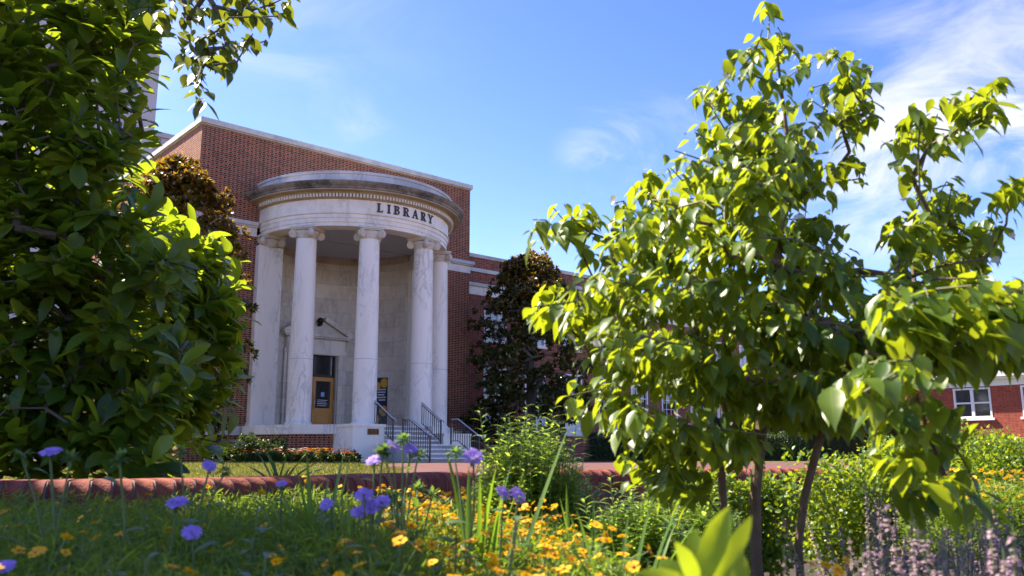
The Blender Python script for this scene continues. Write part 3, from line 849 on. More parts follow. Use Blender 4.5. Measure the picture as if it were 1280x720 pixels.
# stairs, pedestal
def LB(u, n): return (u, -(n) + CY)
b = MB()
ru = (FL - .58) / 4
nos = MB()
for k in range(4):                               # upper flight (nested blocks) with projecting treads
    yf = CY - 3.75 - .30 * (k + 1); zt = FL - ru * (k + 1)
    if k < 3: b.box(-1.08, 1.08, yf, CY - 3.6 - .30 * k, .0, zt - .05, skip='bd'); nos.box(-1.10, 1.10, yf - .04, CY - 3.75 - .30 * k, zt - .048, zt)
b.box(-1.35, 1.35, CY - 5.85, CY - 4.65, 0, .534, skip='bd'); nos.box(-1.37, 1.37, CY - 5.89, CY - 4.66, .536, .584)
rl = .584 / 4
for k in range(1, 4):
    yf = CY - 5.85 - .34 * k; zt = .584 - rl * k
    b.box(-1.35, 1.35, yf, CY - 5.85 - .34 * (k - 1), 0, zt - .048, skip='bd'); nos.box(-1.37, 1.37, yf - .04, CY - 5.85 - .34 * (k - 1), zt - .046, zt)
b.box(-1.09, 1.09, CY - 3.78, CY - 3.3, 0, FL - .052, skip='bd'); nos.box(-1.10, 1.10, CY - 3.82, CY - 3.3, FL - .05, FL + .002)
nos.build('stair_treads', M['marble'], lib)
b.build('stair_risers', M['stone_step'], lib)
b = MB(); b.box(1.09, 2.3, CY - 4.9, CY - 3.3, 0, .9); b.box(1.09, 2.34, CY - 4.94, CY - 3.2, .9, .98)
b.build('stair_cheek', M['marble'], lib)
b = MB(); b.box(-2.36, -1.13, CY - 4.53, CY - 3.25, 0, 1.16); b.box(-2.40, -1.09, CY - 4.57, CY - 3.2, 1.16, 1.256)
ped = b.build('pedestal', M['marble'], lib)
m = MB(); m.box(-1.80, -1.37, CY - 4.562, CY - 4.53, .90, 1.10, mi=0); m.box(-1.77, -1.40, CY - 4.568, CY - 4.562, .93, 1.07, mi=1)
for k in range(3): m.box(-1.72, -1.45, CY - 4.571, CY - 4.568, .95 + .038 * k, .965 + .038 * k, mi=0)
m.build('plaque', [M['plaque'], M['bronze']], ped)

def railing(u, pts, label):
    """pts: (n, ground z) from the top post to the bottom post, with a flat part first"""
    w = to_world(u, -pts[-1][0] + CY)
    t = thing('stair_railing', label, 'railing', w, ANG, 'black iron railings of the library stairs')
    H = .86
    def Q(n, z): return (0, -(n - pts[-1][0]), z)
    fr = MB()
    for n, z in (pts[0], pts[-1]): fr.box(-.022, .022, -(n - pts[-1][0]) - .022, -(n - pts[-1][0]) + .022, z, z + H)
    for hh in (.12,): fr.tube([Q(n, z + hh) for n, z in pts], .014, 6)
    fr.tube([Q(n, z + H - .08) for n, z in pts], .014, 6)
    fr.build('frame', M['black_metal'], t)
    hr = MB(); p = [Q(n, z + H) for n, z in pts]; p.append((p[-1][0], p[-1][1] - .14, p[-1][2] - .03)); p.append((p[-1][0], p[-1][1] - .03, p[-1][2] - .08)); hr.tube(p, .024, 8); hr.build('handrail', M['rail_top'], t)
    L = [0]
    for i in range(1, len(pts)): L.append(L[-1] + abs(pts[i][0] - pts[i - 1][0]))
    k = int(L[-1] / .125)
    bal = MB()
    for j in range(1, k):
        d = L[-1] * j / k
        i = max(q for q in range(len(L)) if L[q] <= d + 1e-6); i = min(i, len(pts) - 2)
        f = (d - L[i]) / max(1e-6, L[i + 1] - L[i])
        n = pts[i][0] + (pts[i + 1][0] - pts[i][0]) * f; z = pts[i][1] + (pts[i + 1][1] - pts[i][1]) * f
        y = -(n - pts[-1][0]); bal = MB(); bal.box(-.009, .009, y - .009, y + .009, z + .12, z + H - .08); bal.build('baluster', M['black_metal'], t)
M['rail_top'] = simple('worn_handrail', (.38, .38, .42), .3, noise=.1, spec=.8)
up = [(3.15, FL), (3.65, FL), (4.85, .584)]
lo = [(5.45, .584), (5.85, .584), (7.0, .0)]
railing(-1.0, up, 'black iron railing beside the stone pedestal, up to the portico floor')
railing(1.0, up, 'black iron railing on the upper steps, standing before the right pair of columns')
railing(-1.0, lo, 'black iron railing nearest the viewer, on the left side of the lower steps')
railing(1.0, lo, 'black iron railing on the right side of the lower steps, in front of bare brick')

# small fixture on the brick wall, left of the portico
m = MB(); m.box(-5.42, -5.30, -.16, .0, 1.55, 1.66, mi=0); m.box(-5.40, -5.32, -.12, .0, 1.40, 1.548, mi=1)
m.build('wall_floodlight', [M['white_paint'], M['black_metal']], lib)

# ---- long wing to the right
WY = 1.5; WX0, WX1 = HW, HW + 30
wz = 8.98
wins = [8.33 + 2.6 * k for k in range(0, 10)]; WW = 1.4
b = MB()
xs = [WX0]
for x in wins: xs += [x, x + WW]
xs.append(WX1)
UZ = (5.55, 7.05); LZ = (1.25, 4.3)
for i in range(len(xs) - 1):
    x0, x1 = xs[i], xs[i + 1]
    if i % 2 == 0: spans = ((0, 7.70), (8.1, wz - .18))
    else: spans = ((0, LZ[0]), (LZ[1], UZ[0]), (UZ[1], 7.70), (8.1, wz - .18))
    for z0, z1 in spans: b.face([(x0, WY, z0), (x1, WY, z0), (x1, WY, z1), (x0, WY, z1)])
    if i % 2:                                   # reveals of the openings
        for z0, z1 in (LZ, UZ):
            b.face([(x0, WY, z0), (x0, WY + .14, z0), (x0, WY + .14, z1), (x0, WY, z1)]); b.face([(x1, WY + .14, z0), (x1, WY, z0), (x1, WY, z1), (x1, WY + .14, z1)])
            b.face([(x0, WY + .14, z1), (x1, WY + .14, z1), (x1, WY, z1), (x0, WY, z1)])
b.face([(WX1, WY, 0), (WX1, WY + 10, 0), (WX1, WY + 10, wz - .2), (WX1, WY, wz - .2)])
b.face([(WX0, WY, wz - .2), (WX1, WY, wz - .2), (WX1, WY + 10, wz - .2), (WX0, WY + 10, wz - .2)])
b.face([(WX1, WY + 10, 0), (WX0, WY + 10, 0), (WX0, WY + 10, wz - .2), (WX1, WY + 10, wz - .2)])
b.build('wing_wall', M['brick_wing'], lib)
b = MB(); b.box(WX0 + .0, WX1 + .1, WY - .10, WY + .3, wz - .18, wz); b.build('wing_coping', M['stone_grey'], lib)
b = MB(); b.box(WX0, WX1 + .03, WY - .03, WY, 7.70, 8.10); b.build('wing_string_course', M['marble_ent'], lib)
b = MB(); b.box(WX0, WX1 + .12, WY - .14, WY, 8.102, 8.26); b.build('wing_string_cap', M['stone_grey'], lib)
b = MB(); b.box(WX0 + .16, HW + 10.95, WY + .55, WY + 6, wz - .2, 9.66, skip='d'); b.build('attic_wall', M['brick_wing'], lib)
b = MB(); b.box(WX0 + .16, HW + 11.03, WY + .47, WY + 6.1, 9.662, 9.84); b.build('attic_coping', M['stone_grey'], lib)

def window(x0, w, z0, z1, panel, parent, y):
    f = MB(); s = .10
    yo = y - .012
    f.box(x0 + .002, x0 + s, yo, y + .12, z0, z1); f.box(x0 + w - s, x0 + w - .002, yo, y + .12, z0, z1)
    f.box(x0 + s, x0 + w - s, yo, y + .12, z1 - s, z1 - .002)
    zb = z0 + (1.0 if panel else 0.0)
    if panel:
        f.box(x0 + s, x0 + w - s, y + .03, y + .12, z0, zb - .002); f.box(x0 + .3, x0 + w - .3, y + .012, y + .03, z0 + .2, zb - .2)
    f.box(x0 + s, x0 + w - s, yo, y + .12, zb, zb + .07)
    zm = (zb + z1) / 2
    f.box(x0 + s, x0 + w - s, y + .05, y + .1, zm - .03, zm + .03)
    for k in (1, 2): xx = x0 + s + (w - 2 * s) * k / 3; f.box(xx - .014, xx + .014, y + .06, y + .095, zb + .07, z1 - s)
    for z in ((zb + zm) / 2, (zm + z1) / 2): f.box(x0 + s, x0 + w - s, y + .062, y + .093, z - .014, z + .014)
    o = f.build('window', M['white_paint'], parent)
    g = MB(); g.box(x0 + s, x0 + w - s, y + .10, y + .115, zb + .07, z1 - s); g.build('pane', M['glass'] if panel else M['blind_glass'], o)
    sl = MB(); sl.box(x0 - .06, x0 + w + .06, y - .1, y + .1, z0 - .10, z0 - .003); sl.build('sill', M['marble_ent'], o)
M['blind_glass'] = glassmat('blinds_behind_glass', (.30, .31, .33), .15)
for k, x in enumerate(wins):
    window(x, WW, UZ[0], UZ[1], False, lib, WY); window(x, WW, LZ[0], LZ[1], True, lib, WY)

# ------------------------------------------------------------------ other buildings
# pale concrete tower far behind
tw = thing('concrete_tower', 'pale grey concrete stair tower and block rising behind the library roof', 'building', (at(194, 150, 62).x, 62, 0), ANG)
zt1 = at(194, 157, 62).z
m = MB(); m.box(-16, 0, 0, 8, 0, 48); m.build('tower_wall', M['concrete'], tw)
m = MB(); m.box(.0, 14, 1.2, 12, 0, zt1 - .4); m.box(-16, .4, -.35, -.002, 0, zt1 - 3.4); m.build('block_wall', M['concrete'], tw)
m = MB(); m.box(-.0, 14.2, 1.0, 12.2, zt1 - .4, zt1); m.build('coping', M['concrete'], tw)
m = MB()
for k in range(8): m.box(.9 + 1.8 * k, .95 + 1.8 * k, 1.17, 1.2, 0, zt1 - .42)
for k in range(6): m.box(-1.8 - 2.4 * k, -1.75 - 2.4 * k, -.03, -.0, zt1 - 3.3, 48)
m.build('panel_joint', M['concrete_d'], tw)

# red brick hall at the right edge
hd = math.atan2(-.72, .69)
P0 = at(1138, 568, 46)
hall = thing('brick_hall', 'red brick building with white eaves and sash windows at the far right', 'building', (P0.x, P0.y, 0), hd)
EZ = at(1146, 488, 46).z
hw_ = [2.4 + 3.1 * k for k in range(6)]
b = MB(); xs = [0]
for x in hw_: xs += [x, x + 1.75]
xs.append(22); z0w, z1w = EZ - 1.55, EZ - .05
for i in range(len(xs) - 1):
    x0, x1 = xs[i], xs[i + 1]
    for a, c in (((0, EZ),) if i % 2 == 0 else ((0, z0w), (z1w, EZ))): b.face([(x0, 0, a), (x1, 0, a), (x1, 0, c), (x0, 0, c)])
b.face([(0, 9, 0), (0, 0, 0), (0, 0, EZ), (0, 9, EZ)]); b.face([(22, 0, 0), (22, 9, 0), (22, 9, EZ), (22, 0, EZ)]); b.face([(22, 9, 0), (0, 9, 0), (0, 9, EZ), (22, 9, EZ)])
b.build('wall', M['brick_far'], hall)
b = MB(); b.box(-.05, 22.05, -.06, 0, EZ - .0, EZ + .3); b.box(-.35, 22.35, -.35, .0, EZ + .302, EZ + .42); b.box(-.5, 22.5, -.5, 9.5, EZ + .422, EZ + .6); b.box(-.05, 0, 0, 9, EZ, EZ + .3)
b.build('eaves', M['white_paint'], hall)
b = MB(); b.face([(-.5, -.5, EZ + .6), (22.5, -.5, EZ + .6), (19, 4.5, EZ + .95), (3, 4.5, EZ + .95)]); b.face([(22.5, 9.5, EZ + .6), (-.5, 9.5, EZ + .6), (3, 4.5, EZ + .95), (19, 4.5, EZ + .95)])
b.face([(-.5, 9.5, EZ + .6), (-.5, -.5, EZ + .6), (3, 4.5, EZ + .95)]); b.face([(22.5, -.5, EZ + .6), (22.5, 9.5, EZ + .6), (19, 4.5, EZ + .95)])
b.build('roof', M['slate'], hall)
for x in hw_:
    f = MB(); w = 1.75; s = .09
    f.box(x + .002, x + s, -.03, .1, z0w, z1w); f.box(x + w - s, x + w - .002, -.03, .1, z0w, z1w); f.box(x + w / 2 - .07, x + w / 2 + .07, -.03, .1, z0w, z1w)
    f.box(x, x + w, -.029, .1, z1w - s, z1w - .002); f.box(x, x + w, -.029, .1, z0w, z0w + s); f.box(x + .05, x + w - .05, .01, .08, (z0w + z1w) / 2 - .04, (z0w + z1w) / 2 + .04)
    o = f.build('window', M['white_paint'], hall)
    g = MB(); g.box(x + s, x + w - s, .085, .1, z0w + s, z1w - s); g.build('pane', M['glass'], o)
    sl = MB(); sl.box(x - .1, x + w + .1, -.12, .05, z0w - .12, z0w - .003); sl.build('sill', M['white_paint'], o)

# ------------------------------------------------------------------ plants: tools
def grow(trunks, tips, seg=.12, sag=.0, r_tip=.003, power=.45, wob=.015, seed=1):
    """skeleton: trunks are polylines; every tip is joined to the nearest earlier node. returns an MB of tapered limbs and the last directions"""
    rd = random.Random(seed)
    pos, par = [], []
    for tr in trunks:
        prev = -1
        for i in range(len(tr) - 1):
            a, c = Vector(tr[i]), Vector(tr[i + 1]); k = max(1, int((c - a).length / (seg * 1.5)))
            for j in range(k):
                pos.append(a.lerp(c, j / k)); par.append(prev); prev = len(pos) - 1
        pos.append(Vector(tr[-1])); par.append(prev)
    ntrunk = len(pos)
    base = Vector(trunks[0][len(trunks[0]) // 2])
    order = sorted(range(len(tips)), key=lambda i: (Vector(tips[i]) - base).length)
    dirs = [None] * len(tips); ends = []
    for i in order:
        tpt = Vector(tips[i])
        arr = np.array(pos); dv = np.array(tpt) - arr
        dist = np.linalg.norm(dv, axis=1) + np.maximum(0, arr[:, 2] - tpt.z) * .9
        j = int(np.argmin(dist)); st_ = pos[j]
        d = (tpt - st_).length; k = max(1, int(d / seg)); prev = j
        lift = Vector((0, 0, d * .16))
        for q in range(1, k + 1):
            f = q / k
            p = st_.lerp(tpt, f) + lift * (4 * f * (1 - f)) * .6
            if q < k: p += Vector((rd.gauss(0, wob), rd.gauss(0, wob), rd.gauss(0, wob)))
            pos.append(p); par.append(prev); prev = len(pos) - 1
        dirs[i] = (pos[-1] - pos[par[-1]]).normalized()
        ends.append(prev)
    cnt = [0] * len(pos)
    for e in ends:
        q = e
        while q >= 0: cnt[q] += 1; q = par[q]
    return pos, par, cnt, dirs

def limb_mb(pos, par, r_tip, power, rmin=0, rmax=1e9, n=6, mi=0, lo=0, hi=1e9, cnt=None):
    m = MB()
    for i in range(len(pos)):
        if par[i] < 0 or not (lo <= cnt[i] < hi): continue
        r1 = min(rmax, r_tip * max(1, cnt[i]) ** power); r0 = min(rmax, r_tip * max(1, cnt[par[i]]) ** power)
        r0 = min(r0, r1 * 1.35)
        m.tube([pos[par[i]], pos[i]], [r0, r1], n, mi=mi, cap=False)
    return m

def in_poly(x, y, poly):
    c = False; n = len(poly)
    for i in range(n):
        (x0, y0), (x1, y1) = poly[i], poly[(i + 1) % n]
        if (y0 > y) != (y1 > y) and x < (x1 - x0) * (y - y0) / (y1 - y0) + x0: c = not c
    return c

def blob_leaves(centers, radii, n_each, L, W, up=.5, squash=1.0, shell=.75, seed=1):
    """leaf placements over many overlapping clumps"""
    P = []; D = []; N = []
    for c, r, k in zip(centers, radii, n_each):
        d = rand_dirs(k); rad = r * (shell + (1 - shell) * RNG.uniform(0, 1, (k, 1)) ** .5) * RNG.uniform(.75, 1.12, (k, 1))
        p = np.array(c) + d * rad * np.array([1, 1, squash])
        P.append(p); D.append(unit(d + RNG.normal(0, .6, (k, 3)) + np.array([0, 0, .25]))); N.append(unit(d * .6 + np.array([0, 0, up]) + RNG.normal(0, .35, (k, 3))))
    return np.concatenate(P), np.concatenate(D), np.concatenate(N)

# ------------------------------------------------------------------ far trees: two evergreen magnolias
def evergreen(name, label, base, h, crown, n_clump, seed, group=None, bronze=(4.5, .6)):
    """crown: list of (relative height, radius)"""
    global RNG
    RNG = np.random.default_rng(seed); rd = random.Random(seed)
    t = thing('evergreen_tree', label, 'tree', base, 0, group)
    cs, rs = [], []
    hs = [c[0] for c in crown]; rr = [c[1] for c in crown]
    for i in range(n_clump):
        z = rd.uniform(hs[0], hs[-1]) if i % 5 else rd.uniform(.75 * hs[-1], hs[-1] * .99)
        r = float(np.interp(z, hs, rr)); a = rd.uniform(0, 2 * math.pi); q = r * math.sqrt(rd.uniform(.15, 1.25))
        cs.append((q * math.cos(a), q * math.sin(a), z)); rs.append(rd.uniform(.28, .55))
    trunk = [(0, 0, 0), (.1, .05, h * .35), (-.05, .1, h * .7), (0, 0, h * .95)]
    pos, par, cnt, dirs = grow([trunk], cs, seg=.6, seed=seed)
    m = limb_mb(pos, par, .018, .5, n=6, cnt=cnt, rmax=.22); m.build('trunk', M['bark_g'], t, merge=False)
    P = []; D = []; N = []
    for c, r in zip(cs, rs):
        for _ in range(17):                         # rosettes at the ends of the twigs
            d = rand_dirs(1)[0]; d[2] = abs(d[2]) * .8 + d[2] * .2
            p = np.array(c) + d * r
            k = 9
            out = unit(rand_dirs(k) + d * .9 + np.array([0, 0, .2]))
            P.append(np.repeat(p[None], k, 0)); D.append(out); N.append(unit(d + np.array([0, 0, .8]) + RNG.normal(0, .3, (k, 3))))
    P = np.concatenate(P); D = np.concatenate(D); N = np.concatenate(N); n = len(P)
    mi = (RNG.uniform(0, 1, n) < np.clip((P[:, 2] - bronze[0]) / 3.0, 0, 1) * bronze[1]).astype(int)  # bronze leaf colour, more frequent towards the top of the crown
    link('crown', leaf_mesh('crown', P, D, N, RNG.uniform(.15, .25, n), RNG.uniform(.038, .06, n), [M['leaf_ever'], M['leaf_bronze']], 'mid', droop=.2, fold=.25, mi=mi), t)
p1 = at(662, 568, 37.5)
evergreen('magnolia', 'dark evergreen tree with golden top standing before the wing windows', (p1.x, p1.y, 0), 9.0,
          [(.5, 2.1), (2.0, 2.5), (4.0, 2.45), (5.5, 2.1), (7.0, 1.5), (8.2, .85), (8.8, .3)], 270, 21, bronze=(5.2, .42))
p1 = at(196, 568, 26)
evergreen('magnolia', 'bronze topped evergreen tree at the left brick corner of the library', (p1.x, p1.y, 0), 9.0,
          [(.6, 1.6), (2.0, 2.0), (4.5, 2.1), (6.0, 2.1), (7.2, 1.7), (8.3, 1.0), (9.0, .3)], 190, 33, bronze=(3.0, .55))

def far_tree(label, px, py_top, D, w, seed):
    global RNG
    RNG = np.random.default_rng(seed); rd = random.Random(seed)
    c = at(px, py_top, D); h = c.z
    t = thing('far_tree', label, 'tree', (c.x, c.y, 0), 0, 'trees in the distance behind the dogwood')
    cs, rs, K = [], [], []
    for i in range(70):
        z = h * rd.uniform(.25, .93); q = w * math.sqrt(max(.05, 1 - ((z / h - .55) / .5) ** 2)) * math.sqrt(rd.uniform(.1, 1)); a_ = rd.uniform(0, 6.28)
        cs.append((q * math.cos(a_), q * math.sin(a_), z)); rs.append(rd.uniform(.35, .7)); K.append(60)
    P, D_, N = blob_leaves(cs, rs, K, .2, .08, shell=.5); n = len(P)
    pos, par, cnt, dirs = grow([[(0, 0, 0), (.1, 0, h * .4), (0, .1, h * .8)]], cs, seg=.7, seed=seed)
    limb_mb(pos, par, .025, .5, n=6, cnt=cnt, rmax=.22).build('trunk', M['bark_g'], t, merge=False)
    link('crown', leaf_mesh('crown', P, D_, N, RNG.uniform(.2, .34, n), RNG.uniform(.07, .11, n), M['leaf_box'], 'lite', droop=.15), t)
for k, (px, py, D, w) in enumerate(((1010, 470, 58, 2.9), (1085, 478, 62, 3.2), (1150, 462, 70, 3.4), (945, 480, 66, 3.0))):
    far_tree(('green tree in the distance between the wing and the far brick building', 'round green tree left of the far brick building', 'taller green tree behind the far brick building', 'green tree far behind the end of the library wing')[k], px, py, D, w, 400 + k)

# ------------------------------------------------------------------ the big leafy tree at the left
def left_tree():
    global RNG
    RNG = np.random.default_rng(5); rd = random.Random(5)
    bp = Vector((-3.1, 5.9, 0))
    t = thing('broadleaf_tree', 'large dark green broad-leaved tree filling the left side behind the wall', 'tree', bp)
    poly = [(-260, -160), (150, -160), (205, -20), (205, 40), (196, 90), (172, 130), (180, 170), (150, 205), (168, 250), (196, 275), (212, 300), (226, 330), (234, 400), (240, 440),
            (235, 490), (225, 515), (225, 560), (200, 588), (90, 592), (60, 572), (-60, 570), (-260, 560)]
    outer = [(160, 262), (225, 272), (262, 298), (288, 328), (292, 400), (298, 440), (285, 490), (262, 515), (255, 555), (210, 570), (170, 480)]
    tips = []; tries = 0
    edge = [(188, 30, 4.6), (190, 84, 4.5), (178, 165, 4.4), (186, 214, 4.6), (225, 272, 4.7), (250, 288, 4.8), (284, 318, 4.7), (300, 352, 4.7), (298, 396, 4.7), (302, 432, 4.8), (296, 470, 4.7), (280, 500, 4.7), (268, 552, 4.8), (285, 545, 4.7), (236, 300, 4.6), (262, 340, 4.6), (275, 372, 4.6), (245, 400, 4.5), (214, 330, 4.6)]
    for px, py, D in edge:
        tips.append(at(px, py, D * 1.37) - bp)
    while len(tips) < 135:
        px = rd.uniform(160, 300); py = rd.uniform(262, 570)
        if in_poly(px, py, outer): tips.append(at(px, py, rd.uniform(6.35, 7.0)) - bp)
    while len(tips) < 620:                                # unseen boughs out of frame at left, added to shade the flowers and wall
        v = Vector((rd.gauss(0, 1), rd.gauss(0, 1), rd.gauss(0, 1))).normalized() * rd.uniform(.5, 1.0)
        tips.append(Vector((-4.3 + 1.15 * v.x, 3.55 + 1.05 * v.y, 4.2 + .95 * v.z)) - bp)
    while len(tips) < 1500:
        px = rd.uniform(-230, 300); py = rd.uniform(-45, 592)
        if not in_poly(px, py, poly): continue
        D = 5.6 + rd.uniform(-1, 1) * .55
        p = at(px, py, D) - bp
        if p.z < .12: continue
        tips.append(p)
    trunk = [[(0, 0, 0), (.05, 0, .5), (0, .1, 1.5), (-.1, .1, 3.0)], [(.05, 0, .3), (.35, -.05, .9), (.6, .0, 1.5)], [(-.05, 0, .3), (-.5, .05, 1.0), (-.8, 0, 2.0)],
             [(-.05, .05, .25), (-1.3, .4, 1.2), (-1.9, -.4, 2.6), (-1.6, -1.5, 3.7), (-1.3, -2.2, 4.2)]]
    pos, par, cnt, dirs = grow(trunk, tips, seg=.16, seed=5)
    m = limb_mb(pos, par, .0035, .47, n=8, cnt=cnt, rmax=.075); m.build('trunk', M['bark_g'], t, merge=False)
    P = []; D = []; N = []
    for p, d in zip(tips, dirs):
        p = np.array(p); d = np.array(d if d else (0, 0, 1))
        out = np.array([p[0], p[1] * .6, .5]); out = out / max(np.linalg.norm(out), 1e-6)
        ax = unit(d * .6 + out * .7 + np.array([0, 0, .25]) + RNG.normal(0, .15, 3))
        k = rd.randint(8, 11)
        for j in range(k):
            a = j * 2.4 + rd.uniform(-.4, .4); b1 = unit(np.cross(ax, [0, 0, 1]) + 1e-6); b2 = np.cross(ax, b1)
            sp = rd.uniform(.55, 1.25); s = math.cos(a) * b1 + math.sin(a) * b2
            dd = unit(ax * (1.15 - .45 * sp) + s * sp + np.array([0, 0, -.05]))
            P.append(p - ax * rd.uniform(0, .26)); D.append(dd); N.append(unit(ax * .7 + np.array([0, 0, .8]) - s * .2))
    n = len(P)
    link('crown', leaf_mesh('crown', P, D, N, RNG.uniform(.14, .27, n), RNG.uniform(.033, .056, n), M['leaf_mag'], 'obovate', droop=RNG.uniform(.05, .4, n), fold=.28, wave=.12), t)
left_tree()

def dogwood_leaves(tips, dirs, P, D, N, L, kmin, kmax, rd, Ls, spread=.06):
    for i, (p, d) in enumerate(zip(tips, dirs)):
        p = np.array(p); d = np.array(d if d else (0, 0, 1)); h = np.array([d[0], d[1], .0]); h = h / max(np.linalg.norm(h), .2)
        if np.linalg.norm(h) < .3: a = rd.uniform(0, 6.28); h = np.array([math.cos(a), math.sin(a), 0])
        k = rd.randint(kmin, kmax); s = Ls[i]; c = np.cross(h, [0, 0, 1])
        for j in range(k):
            f = j / k; sg = 1 if j % 2 else -1; old = f ** .5
            side = c * sg * rd.uniform(.5, 1.0) + h * rd.uniform(.1, .8) + RNG.normal(0, .15, 3)
            dd = unit(side + np.array([0, 0, -rd.uniform(.25, 1.25)]))
            P.append(p - h * spread * 2.6 * f - np.array([0, 0, .03 * f]) + RNG.normal(0, spread * .2, 3)); D.append(dd)
            N.append(unit(np.array([0, 0, 1.0]) + side * .5 + RNG.normal(0, .25, 3))); L.append(s * rd.uniform(.48, 1.2) * (.8 + .5 * old))

def overhang_tree():
    global RNG
    RNG = np.random.default_rng(6); rd = random.Random(6)
    bp = Vector((-3.7, 8.2, 0))
    t = thing('dogwood_tree', 'tall tree whose leafy branch hangs into the sky at the top left', 'tree', bp)
    tips = []
    for px, py in ((228, 8), (236, 38), (250, 64), (252, 96), (246, 118), (268, 22), (272, 52), (286, 74), (296, 92), (304, 30), (316, 56), (330, 66), (338, 20), (350, 34), (362, 8), (300, 4), (262, 84), (244, 76), (322, 8), (286, 36), (345, 4), (258, 6)):
        tips.append(at(px, py - 14, 4.2 + rd.uniform(-.3, .3)) - bp)
    while len(tips) < 120:
        px = rd.uniform(-120, 190); py = rd.uniform(-260, -40)
        tips.append(at(px, py, 5.8 + rd.uniform(-.5, .7)) - bp)
    trunk = [[(0, 0, 0), (-.1, -.4, 1.5), (-.1, -1.2, 2.8), (-.1, -2.6, 3.9), (.4, -3.3, 4.1)]]
    pos, par, cnt, dirs = grow(trunk, tips, seg=.15, seed=6)
    limb_mb(pos, par, .0035, .5, n=6, cnt=cnt, rmax=.07).build('trunk', M['bark_g'], t, merge=False)
    P = []; D = []; N = []; L = []
    dogwood_leaves(tips, dirs, P, D, N, L, 9, 13, rd, [.10] * len(tips), .09)
    n = len(P); L = np.array(L)
    link('crown', leaf_mesh('crown', P, D, N, L, L * .25, M['leaf_over'], 'ovate', droop=RNG.uniform(.05, .35, n), fold=.25, wave=.08), t)
overhang_tree()

